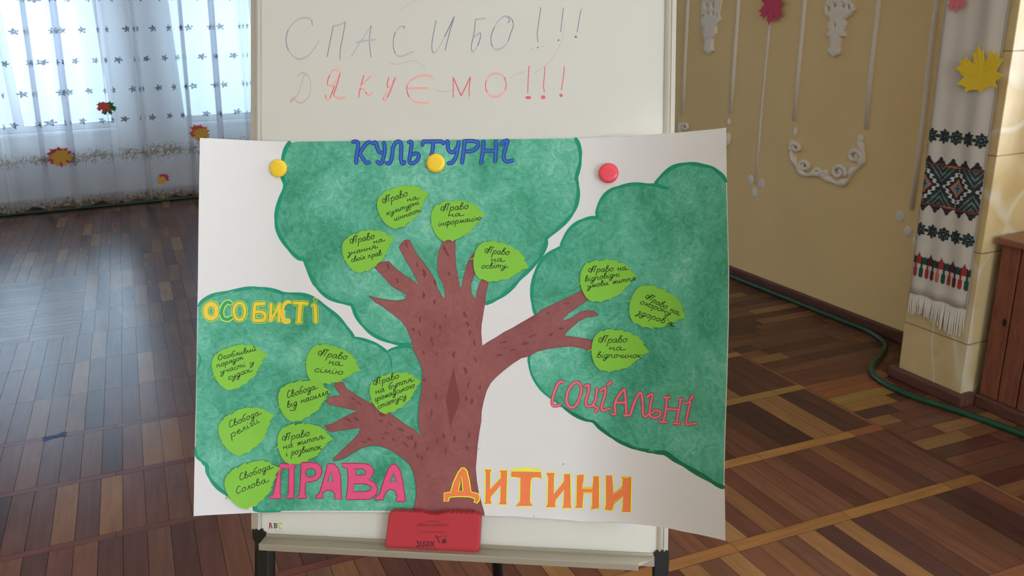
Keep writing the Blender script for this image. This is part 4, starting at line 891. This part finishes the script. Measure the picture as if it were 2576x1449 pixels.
def poly_word(polys, org, sc, m_out, m_fill, w_out, label, m_edge=None, w_edge=1.2):
    f = Flat(); k = 0
    for outer, holes in polys:
        O_ = Z(org, sc, outer); H = [Z(org, sc, h) for h in holes]
        for lp in [O_] + H: f.rib(lp, w_out, WO + k * 2e-6, 0, 2, closed=True, smooth=False); k += 1
        f.fill(O_, WO + .00008, 1, H, 16)
        if m_edge is not None:
            for lp in [O_] + H: f.rib(lp, w_edge, WO + .00012 + k * 2e-6, 2, 2, closed=True, smooth=False); k += 1
    r = f.build('painted_word', [m_out, m_fill] + ([m_edge] if m_edge else []), POSTER, map_paper); r['label'] = label
def hole_ell(c, rx, ry): return ell(c, rx, ry, 16)[:-1]
poly_word([([(965, 715), (1140, 708), (1135, 740), (1120, 760), (1115, 1060), (1120, 1085), (1030, 1088), (1035, 1062), (1055, 1050), (1060, 765), (985, 765), (970, 820), (968, 1040), (978, 1060), (970, 1092), (858, 1090), (855, 1065), (890, 1050), (935, 830), (945, 760)], []),
           ([(1185, 702), (1290, 698), (1370, 712), (1408, 745), (1418, 790), (1405, 850), (1360, 893), (1290, 912), (1240, 920), (1235, 1050), (1250, 1065), (1248, 1090), (1150, 1088), (1150, 1065), (1175, 1050), (1192, 760)], [hole_ell((1295, 812), 56, 48)]),
           ([(1480, 715), (1540, 712), (1590, 755), (1620, 850), (1627, 1100), (1545, 1095), (1560, 1070), (1552, 1030), (1525, 1006), (1470, 1000), (1425, 1030), (1430, 1085), (1345, 1090), (1350, 1065), (1390, 1030), (1450, 830), (1470, 745)], [[(1515, 800), (1535, 905), (1480, 910)]]),
           ([(1630, 710), (1750, 708), (1880, 712), (1950, 735), (1975, 790), (1960, 850), (1925, 885), (1990, 920), (2020, 985), (2000, 1050), (1930, 1100), (1680, 1102), (1675, 1070), (1690, 1030), (1700, 880), (1690, 765), (1635, 750)], [[(1775, 770), (1860, 772), (1895, 800), (1885, 830), (1790, 840)], [(1765, 930), (1900, 935), (1955, 965), (1940, 1000), (1890, 1015), (1760, 1015)]]),
           ([(2170, 725), (2215, 720), (2260, 780), (2290, 900), (2320, 1110), (2310, 1125), (2220, 1120), (2215, 1095), (2230, 1070), (2205, 1000), (2150, 990), (2110, 1020), (2090, 1060), (2080, 1105), (1990, 1105), (1995, 1075), (2040, 1040), (2100, 850), (2140, 760)], [[(2190, 815), (2220, 905), (2150, 915)]])],
          (480, 1000), 4.2933, mat('pale_halo', T(150, 130, 130, KP), .5), mat('magenta_paint', T(204, 76, 118, KP), .5, .25, .08, 60), 2.6, 'large magenta painted word ПРАВА', mat('dark_red_outline', T(134, 40, 60, KP), .5), 2.0)
poly_word([([(655, 800), (668, 798), (695, 822), (720, 930), (738, 1040), (820, 1062), (822, 1118), (800, 1143), (785, 1138), (790, 1100), (740, 1078), (640, 1072), (540, 1078), (515, 1092), (510, 1123), (480, 1128), (480, 1052), (545, 1042), (575, 940), (620, 845)], [[(655, 862), (672, 1028), (610, 1032), (622, 960)]]),
           ([(885, 812), (950, 812), (935, 850), (935, 1015), (1050, 895), (1050, 840), (1035, 822), (1110, 822), (1106, 850), (1095, 1130), (1105, 1158), (1030, 1158), (1046, 1130), (1046, 965), (948, 1075), (936, 1110), (950, 1153), (880, 1153), (895, 1130), (900, 850)], []),
           ([(1156, 832), (1450, 837), (1455, 898), (1430, 885), (1362, 886), (1345, 925), (1336, 1130), (1365, 1174), (1205, 1174), (1245, 1130), (1250, 892), (1180, 880), (1153, 880)], []),
           ([(1510, 846), (1590, 846), (1580, 880), (1580, 1065), (1688, 932), (1692, 856), (1745, 856), (1750, 1170), (1760, 1194), (1670, 1194), (1685, 1165), (1690, 1008), (1600, 1112), (1590, 1160), (1600, 1188), (1505, 1185), (1525, 1160), (1530, 890)], []),
           ([(1822, 870), (1885, 862), (1880, 905), (1866, 992), (1976, 997), (1986, 930), (1984, 882), (2035, 877), (2036, 1200), (1960, 1208), (1975, 1170), (1976, 1045), (1880, 1045), (1870, 1160), (1870, 1194), (1800, 1194), (1816, 1170)], []),
           ([(2115, 870), (2170, 870), (2183, 1060), (2280, 982), (2286, 905), (2270, 886), (2364, 886), (2355, 1238), (2270, 1233), (2285, 1200), (2287, 1072), (2185, 1162), (2170, 1220), (2100, 1213), (2115, 1170)], [])],
          (1000, 980), 4.025, mat('yellow_outline', T(226, 214, 52, KP), .5), mat('orange_paint', T(220, 116, 72, KP), .5, .25, .05, 60), 7.0, 'large orange painted word ДИТИНИ outlined in yellow', mat('brown_edge', T(176, 84, 44, KP), .5), .9)
f = Flat(); f.rib(Z((1000, 980), 4.025, [(1160, 806), (1300, 802), (1448, 812)]), 7, WO + .00002, 0, 2, smooth=False); r_ = f.build('painted_stroke', [MATS['yellow_outline']], POSTER, map_paper)

# ------------------------------------------------------------------ glued paper leaves with handwriting
GL = {
 'а': (1.0, [[(.72, .8), (.45, 1), (.12, .65), (.1, .2), (.32, 0), (.62, .35), (.74, .95)], [(.75, 1), (.7, .3), (.82, 0), (1.02, .15)]]),
 'о': (.92, [[(.42, 1), (.12, .75), (.08, .25), (.35, 0), (.7, .3), (.7, .75), (.42, 1), (.78, .88)]]),
 'в': (.92, [[(0, .2), (.3, 1.0), (.55, 1.75), (.35, 1.9), (.18, 1.3), (.14, .3), (.38, 0), (.74, .25), (.7, .75), (.32, .88)]]),
 'н': (1.0, [[(.08, 1), (.1, 0)], [(.1, .45), (.62, .6)], [(.7, 1), (.65, .2), (.78, 0), (.98, .12)]]),
 'р': (.92, [[(.12, .95), (.1, 0), (.06, -1)], [(.1, .5), (.35, .95), (.65, .95), (.76, .5), (.55, .05), (.22, .05)]]),
 'к': (.9, [[(.1, 1.05), (.1, 0)], [(.68, .98), (.15, .5), (.42, .4), (.7, 0), (.88, .1)]]),
 'у': (.92, [[(.06, 1), (.1, .5), (.35, .35), (.65, .6)], [(.72, 1), (.62, -.3), (.3, -.95), (.05, -.7), (.3, -.2), (.88, .25)]]),
 'л': (.82, [[(0, .05), (.2, .1), (.45, .95), (.52, 1)], [(.52, 1), (.6, .1), (.84, .06)]]),
 'ь': (.72, [[(.12, 1), (.1, .2), (.3, 0), (.62, .15), (.56, .5), (.15, .5)]]),
 'т': (1.15, [[(.06, 1), (.05, 0)], [(.06, .7), (.28, 1), (.46, .8), (.45, 0)], [(.46, .7), (.7, 1), (.86, .8), (.86, .1), (1.12, .12)]]),
 'і': (.48, [[(.12, 1), (.1, .2), (.25, 0), (.45, .18)], [(.2, 1.45), (.24, 1.55)]]),
 'ї': (.5, [[(.12, 1), (.1, .2), (.25, 0), (.45, .18)], [(.05, 1.45), (.08, 1.55)], [(.35, 1.45), (.38, 1.55)]]),
 'ц': (.9, [[(.06, 1), (.05, .2), (.25, 0), (.55, .3)], [(.62, 1), (.6, .0), (.8, 0), (.84, -.4)]]),
 'и': (1.0, [[(.06, 1), (.05, .2), (.25, 0), (.6, .7)], [(.66, 1), (.62, .15), (.8, 0), (1.0, .15)]]),
 'й': (1.0, [[(.06, 1), (.05, .2), (.25, 0), (.6, .7)], [(.66, 1), (.62, .15), (.8, 0), (1.0, .15)], [(.2, 1.5), (.4, 1.35), (.62, 1.55)]]),
 'с': (.74, [[(.65, .82), (.42, 1), (.12, .65), (.14, .15), (.4, 0), (.74, .18)]]),
 'ф': (1.1, [[(.55, 1.35), (.5, 0), (.42, -.95)], [(.5, .8), (.22, 1), (.02, .5), (.2, 0), (.5, .2), (.8, 0), (.98, .5), (.8, 1), (.52, .8)]]),
 'м': (1.08, [[(0, .05), (.15, .1), (.32, 1)], [(.32, 1), (.5, .1), (.8, 1)], [(.8, 1), (.85, .1), (1.08, .08)]]),
 'ю': (1.1, [[(.1, 1), (.1, 0)], [(.1, .5), (.42, .5)], [(.72, 1), (.42, .6), (.5, .1), (.75, 0), (1.0, .4), (.95, .85), (.72, 1)]]),
 'я': (.92, [[(0, 0), (.32, .48)], [(.76, 1), (.4, 1), (.2, .75), (.36, .5), (.7, .5)], [(.76, 1), (.7, 0), (.94, .1)]]),
 'з': (.76, [[(.12, .85), (.4, 1), (.6, .75), (.3, .5), (.6, .2), (.4, -.55), (.1, -.85), (.1, -.5), (.74, .25)]]),
 'х': (.86, [[(0, .9), (.25, .9), (.6, .1), (.86, .12)], [(.78, 1), (.05, .05)]]),
 'ж': (1.02, [[(.48, 1), (.45, 0)], [(0, .9), (.2, .85), (.46, .5), (.9, .98)], [(.02, .05), (.46, .5), (.92, .05)]]),
 'д': (.92, [[(.68, .85), (.42, 1), (.12, .6), (.14, .1), (.4, 0), (.65, .4)], [(.72, 1), (.62, -.4), (.3, -.95), (.05, -.6), (.85, .2)]]),
 'б': (.9, [[(.95, 1.9), (.45, 1.65), (.12, .9), (.1, .3), (.36, 0), (.7, .3), (.6, .8), (.2, .72)]]),
 'г': (.6, [[(.05, .8), (.25, 1), (.42, .8), (.16, .25), (.3, 0), (.58, .18)]]),
 'е': (.76, [[(.1, .45), (.6, .6), (.46, 1), (.12, .6), (.2, .05), (.5, 0), (.76, .2)]]),
 'ч': (.84, [[(.06, 1), (.1, .55), (.5, .6)], [(.62, 1), (.56, .1), (.82, .08)]]),
 'п': (1.0, [[(.06, 1), (.05, 0)], [(.06, .7), (.35, 1), (.6, .85), (.6, .15), (.98, .1)]]),
 "'": (.35, [[(.2, 1.6), (.12, 1.2)]]), ' ': (.8, []), '~': (.5, [[(-.15, .1), (.2, .1), (.5, .3)]]),
 'П': (1.75, [[(.62, .75), (.42, 1.35), (.12, 1.3), (.0, .7), (.2, .3), (.5, .55), (.72, 1.2), (.95, 2.0)], [(.95, 2.0), (.85, 1.0), (.62, .1), (.5, .0)], [(.7, 1.75), (1.1, 1.95), (1.7, 1.85)], [(1.42, 1.9), (1.3, 1.0), (1.22, .1)]]),
 'С': (1.0, [[(.85, 1.6), (.6, 1.95), (.2, 1.4), (.1, .4), (.42, 0), (.9, .35)]]),
 'О': (1.2, [[(.6, 1.9), (.2, 1.4), (.1, .5), (.4, 0), (.85, .4), (.95, 1.3), (.6, 1.9), (.45, 1.6)]]),
}
def hand(f, text, p0, p1, xh, off, m, wd, slant=.28):
    p0 = np.array(p0, float); p1 = np.array(p1, float); d = p1 - p0; L = np.linalg.norm(d); e = d / L; u = np.array([e[1], -e[0]])
    adv = sum(GL[c][0] for c in text); k = L / adv; x = 0.0; o = off
    for c in text:
        a, st = GL[c]
        for s in st:
            pts = [tuple(p0 + e * ((x + q[0]) * k + slant * q[1] * xh) + u * q[1] * xh) for q in s]
            f.rib(pts, wd, o, m, 1.6, smooth=True); o += 1.5e-6
        x += a
LEAF = [(720, 1085), (722, 1050), (730, 1018), (742, 985), (760, 955), (780, 932), (805, 913), (834, 898), (838, 912), (872, 893), (912, 886), (952, 884), (946, 902), (990, 897), (1030, 896), (1058, 893), (1052, 912), (1095, 915), (1152, 934), (1146, 945), (1192, 956), (1238, 980), (1222, 986), (1258, 1012), (1292, 1042), (1266, 1046), (1300, 1085), (1337, 1136), (1305, 1148), (1268, 1162), (1243, 1180), (1266, 1190), (1222, 1206), (1172, 1238), (1186, 1246), (1138, 1264), (1150, 1277), (1088, 1300), (1020, 1311), (1026, 1328), (958, 1324), (905, 1346), (884, 1330), (826, 1320), (830, 1336), (792, 1310), (760, 1275), (738, 1230), (724, 1180), (718, 1135), (718, 1112), (680, 1126), (674, 1117), (716, 1100)]
LB, LT = np.array([717., 1105.]), np.array([1337., 1136.])
_ax = (LT - LB) / np.linalg.norm(LT - LB); _pp = np.array([-_ax[1], _ax[0]]); _len = np.linalg.norm(LT - LB)
LOC = [(((np.array(p) - LB) @ _ax) / _len, ((np.array(p) - LB) @ _pp) / _len) for p in LEAF]
M_LEAF = mat('leaf_green_paper', T(116, 172, 58, KP), .6, .25, .03, 20); M_INK = mat('black_ink', T(34, 40, 30, KP), .6, .2)
z1, z2, z3, z4, z6, zg = ((480, 330), 3.7147), ((1100, 330), 3.45), ((480, 700), 4.14), ((480, 1000), 4.2933), ((1320, 620), 4.2615), ((840, 460), 5.152)
LEAVES = [
 ((957, 543), (1081, 487), 1.0, zg, [('Право', (640, 280), (965, 165), 47), ('на~', (950, 245), (1115, 205), 35), ('культурні', (690, 425), (1110, 275), 37), ('цінності', (790, 495), (1140, 375), 37)], 'topmost green leaf, reading Право на культурні цінності'),
 ((1087, 564), (1222, 541), 1.0, zg, [('Право', (1385, 375), (1750, 335), 47), ('на~', (1480, 440), (1690, 425), 35), ('інформацію', (1355, 565), (1905, 480), 39)], 'green leaf over the middle branch, reading Право на інформацію'),
 ((868, 652), (994, 601), 1.0, zg, [('Право', (215, 800), (535, 720), 47), ('на~', (515, 790), (670, 750), 35), ('знання~', (180, 945), (580, 840), 37), ('своїх прав', (230, 1030), (625, 935), 37)], 'leftmost leaf of the middle crown, reading Право на знання своїх прав'),
 ((1192, 650), (1331, 674), 1.0, zg, [('Право', (1950, 915), (2275, 935), 47), ('на~', (2035, 1020), (2220, 1020), 39), ('освіту~', (1910, 1110), (2260, 1100), 40)], 'rightmost leaf of the middle crown, reading Право на освіту'),
 ((1460, 712), (1604, 697), 1.0, z6, [('Право на~', (680, 285), (1115, 250), 35), ('відповідні', (645, 378), (1020, 318), 33), ('умови життя', (670, 448), (1190, 362), 31)], 'upper leaf of the right crown, reading Право на відповідні умови життя'),
 ((1586, 757), (1726, 801), 1.0, z6, [('Право на~', (1280, 555), (1660, 745), 37), ('охорону', (1230, 610), (1560, 735), 33), ("здоров'я~", (1195, 718), (1600, 862), 35)], 'tilted leaf furthest right, reading Право на охорону здоров\'я'),
 ((1488, 879), (1634, 886), 1.0, z6, [('Право', (785, 1035), (1100, 1025), 40), ('на~', (900, 1108), (1080, 1112), 35), ('відпочинок', (770, 1190), (1250, 1195), 35)], 'lowest leaf of the right crown, reading Право на відпочинок'),
 ((540, 943), (675, 892), 1.0, z3, [('Особливий', (290, 855), (690, 750), 29), ('порядок', (280, 930), (555, 840), 29), ('участі у', (315, 995), (665, 890), 29), ('судах~', (395, 1058), (650, 965), 31)], 'leaf at the left under the yellow word, reading Особливий порядок участі у судах'),
 ((772, 908), (908, 932), 1.0, z3, [('Право', (1322, 805), (1630, 848), 39), ('на~', (1435, 892), (1585, 915), 37), ('сімію', (1285, 970), (1585, 1003), 35)], 'leaf above two others in the left crown, reading Право на сімію'),
 ((706, 1021), (836, 985), 1.0, z3, [('Свобода~', (1015, 1245), (1330, 1145), 37), ('від насилля', (1015, 1345), (1445, 1205), 35)], 'leaf partly over its upper neighbour, reading Свобода від насилля'),
 ((936, 1006), (1061, 959), .98, z3, [('Право', (1910, 1120), (2175, 1035), 35), ('на буття~', (1930, 1205), (2330, 1065), 33), ('громадського', (1920, 1285), (2340, 1130), 31), ('статусу', (1955, 1360), (2250, 1240), 31)], 'leaf beside the trunk in the left crown, reading Право на буття громадського статусу'),
 ((561, 1112), (692, 1043), 1.0, z4, [('Свобода~', (425, 325), (770, 175), 37), ('релігії', (440, 430), (750, 262), 37)], 'leaf at the far left, reading Свобода релігії'),
 ((702, 1122), (840, 1103), 1.0, z4, [('Право', (1000, 470), (1295, 405), 39), ('на життя~', (1010, 555), (1460, 435), 35), ('і розвиток', (1040, 630), (1420, 552), 37)], 'leaf above the magenta word, reading Право на життя і розвиток'),
 ((578, 1246), (708, 1176), 1.0, z4, [('Свобода~', (540, 890), (905, 755), 37), ('Солова~', (505, 1035), (855, 900), 37)], 'lowest leaf at the left, overlapping the magenta word'),
]
for li, (pb, pt, wk, (org, sc), lines, label) in enumerate(LEAVES):
    pb = np.array(pb, float); pt = np.array(pt, float); L = np.linalg.norm(pt - pb); ax = (pt - pb) / L; pp = np.array([-ax[1], ax[0]]); lr = random.Random(li)
    base_off = .0010 + (.0022 if li in (9, 12, 13) else 0)
    def lift(p, pb=pb, ax=ax, pp=pp, L=L, base_off=base_off):
        q = np.asarray(p, float) - pb; s = q @ ax / L; tt = q @ pp / L
        return base_off + .0018 * np.clip(1.0 - s * 1.6, 0, 1.2) ** 1.2 + .012 * tt ** 2 + .0022 * np.clip(s - .75, 0, 1)
    outl = [tuple(pb + ax * (s * L) + pp * (tt * wk * (1 + lr.uniform(-.025, .025)) * L)) for s, tt in LOC]
    f = Flat(); f.fill(outl, 0, 0, (), 12); P = np.array(f.v); off = lift(P); top = map_paper(P, off); bot = map_paper(P, off - .00025); n = len(P)
    ed = {}
    for q_ in f.f:
        for i in range(3): ed.setdefault(tuple(sorted((q_[i], q_[(i + 1) % 3]))), []).append((q_[i], q_[(i + 1) % 3]))
    fc = [list(q_) for q_ in f.f] + [[b_, a, a + n, b_ + n] for e in ed.values() if len(e) == 1 for a, b_ in e] + [[i + n for i in q_[::-1]] for q_ in f.f]
    lo = link('paper_leaf', list(top) + list(bot), fc, M_LEAF, POSTER); lo['label'] = label
    g = Flat()
    for tx, a, b_, xh in lines: a, b_ = Z(org, sc, [a, b_]); hand(g, tx, a, b_, xh / sc, .00010, 0, 1.75)
    if li == 9: g.rib(Z(org, sc, [(1042, 1368), (1075, 1372), (1108, 1358)]), 1.7, .0001, 0, 1.6)
    link('handwriting', map_paper(np.array(g.v), lift(np.array(g.v)) + np.array(g.o)), g.f, M_INK, lo)

# ================================================================== magnets
def magnet(px, r, m, label, group=None):
    a, v, wv = on_surf([px], W_paper); c = B3(a, v, wv + .0003)[0]
    prof = [(0, 0), (r * .93, 0), (r * .98, .0008), (r, .003), (r * .985, .0052), (r * .93, .0068), (r * .80, .0078), (r * .6, .0083), (r * .3, .0085), (0, .0086)]
    n = 40; V = []; F = []
    for x, h in prof[1:-1]: V += [c + DH * x * math.cos(2 * PI * i / n) + DV * x * math.sin(2 * PI * i / n) + DN * h for i in range(n)]
    k = len(prof) - 2
    for j in range(k - 1): F += [[j * n + i, j * n + (i + 1) % n, (j + 1) * n + (i + 1) % n, (j + 1) * n + i] for i in range(n)]
    V += [c, c + DN * prof[-1][1]]; F += [[k * n, (i + 1) % n, i] for i in range(n)] + [[k * n + 1, (k - 1) * n + i, (k - 1) * n + (i + 1) % n] for i in range(n)]
    return tag(link('magnet', V, F, m, smooth=True), label, 'magnet', group)
M_MY = mat('yellow_magnet_plastic', T(236, 182, 46, KP), .22, .5, .02); M_MR = mat('red_magnet_plastic', T(206, 62, 74, KP), .22, .5, .02)
magnet((702.5, 424), .0148, M_MY, 'yellow round magnet on the white margin at the left crown edge', 'round magnets holding the poster')
magnet((1097.5, 411), .0153, M_MY, 'yellow round magnet over the blue painted word', 'round magnets holding the poster')
magnet((1531, 436), .0158, M_MR, 'red round magnet between the two larger painted crowns', 'round magnets holding the poster')

# ================================================================== eraser
def eraser():
    O, S = (960, 1270), 9.2
    def scal(p, q, n, d, sgn):
        p = np.array(p, float); q = np.array(q, float); e = (q - p); L = np.linalg.norm(e); e /= L; nn = np.array([-e[1], e[0]]) * sgn; r = []
        for i in range(n):
            for u in (0, .2, .5, .8): r.append(tuple(p + e * L * (i + u) / n + nn * d * (math.sin(PI * u) if u else -.25)))
        return r + [tuple(q)]
    out = [(80, 900), (73, 955), (85, 1000), (120, 1028)] + scal((160, 1036), (900, 1072), 6, 12, 1) + [(960, 1062), (1040, 1050), (1120, 1046), (1200, 1054), (1280, 1078)] + scal((1370, 1092), (2080, 1128), 6, 12, 1) + \
          [(2130, 1135), (2180, 1125), (2215, 1095), (2242, 1040), (2250, 1000), (2262, 800), (2276, 550), (2288, 370), (2285, 320), (2262, 275), (2225, 240)] + scal((2170, 214), (1490, 194), 6, 14, 1) + [(1410, 206), (1330, 226), (1230, 238), (1130, 230), (1040, 210)] + scal((950, 186), (300, 160), 6, 14, 1) + \
          [(240, 150), (195, 172), (165, 215), (150, 280), (130, 480), (105, 700)]
    px = np.array(Z(O, S, out)); wf = .0245
    a, v = on_b(px, wf); n = len(a); ca, cv = a.mean(), v.mean()
    t = thing('board_eraser', B3(ca, .905, .012), 'red foam board eraser with scalloped edges standing on the pen tray', 'board eraser')
    ins = lambda d: (a + (ca - a) / np.maximum(1e-6, np.hypot(a - ca, v - cv)) * d, v + (cv - v) / np.maximum(1e-6, np.hypot(a - ca, v - cv)) * d)
    layers = [(ins(.0026), wf), (ins(.0011), wf - .0005), (ins(.0002), wf - .0018), ((a, v), wf - .004), ((a, v), wf - .0165)]
    V = []
    for (x, y), h in layers: V += list(B3(x, y, h))
    F = [[j * n + i, (j + 1) * n + i, (j + 1) * n + (i + 1) % n, j * n + (i + 1) % n] for j in range(len(layers) - 1) for i in range(n)]
    V += [B3(ca, cv, wf)]; F += [[len(V) - 1, i, (i + 1) % n] for i in range(n)]
    k = len(layers) - 1; V += [B3(ca, cv, wf - .0165)]; F += [[len(V) - 1, k * n + (i + 1) % n, k * n + i] for i in range(n)]
    link('body', V, F, mat('red_foam', T(176, 52, 60, 1.12), .5, .3, .03, 60), t)
    x, y = ins(.0012); V = list(B3(x, y, wf - .0165)) + list(B3(x, y, .0062)); F = [[i, n + i, n + (i + 1) % n, (i + 1) % n] for i in range(n)]
    V += [B3(ca, cv, .0062)]; F += [[2 * n, n + (i + 1) % n, n + i] for i in range(n)]
    link('felt_pad', V, F, mat('black_felt', T(44, 40, 40), .95, .1, .2, 300), t)
    f = Flat(); q = lambda p: Z(O, S, p)
    # brand, printed upside down: pencil-topped A, then xent
    f.fill(q([(1385, 880), (1412, 790), (1480, 785), (1512, 880), (1462, 880), (1440, 912), (1425, 882)]), 0, 0, (), 8); f.fill(q([(1478, 680), (1496, 750), (1480, 742), (1460, 752)]), 0, 0, (), 8)
    f.rib(q([(1340, 880), (1300, 790), (1262, 705)]), 3.4, 2e-6, 0, 2); f.rib(q([(1395, 745), (1340, 748), (1308, 735)]), 2.0, 4e-6, 0, 2)
    flat_text(f, 'xent', q([(1235, 838)])[0], q([(800, 835)])[0], 17.5, 6e-6, 0, 0, .6)
    flat_text(f, 'New generation', q([(1455, 606)])[0], q([(935, 606)])[0], 5.4, 2e-5, 1, .2)
    flat_text(f, 'MAGNETIC ERASER', q([(1545, 438)])[0], q([(820, 430)])[0], 7.0, 3e-5, 1, 0)
    flat_text(f, '• Magnetic •', q([(1392, 364)])[0], q([(985, 358)])[0], 4.6, 4e-5, 1, 0)
    # keep the print on the front face
    P = np.array(f.v); aa, vv = on_b(P, wf); link('printed_lettering', B3(aa, vv, wf + .0001 + np.array(f.o)), f.f, [mat('eraser_print', T(84, 34, 40, KP), .6), mat('eraser_print_faint', T(146, 44, 56, KP), .6)], t)
eraser()
for o in scn.objects:
    if '_b' in o: del o['_b']
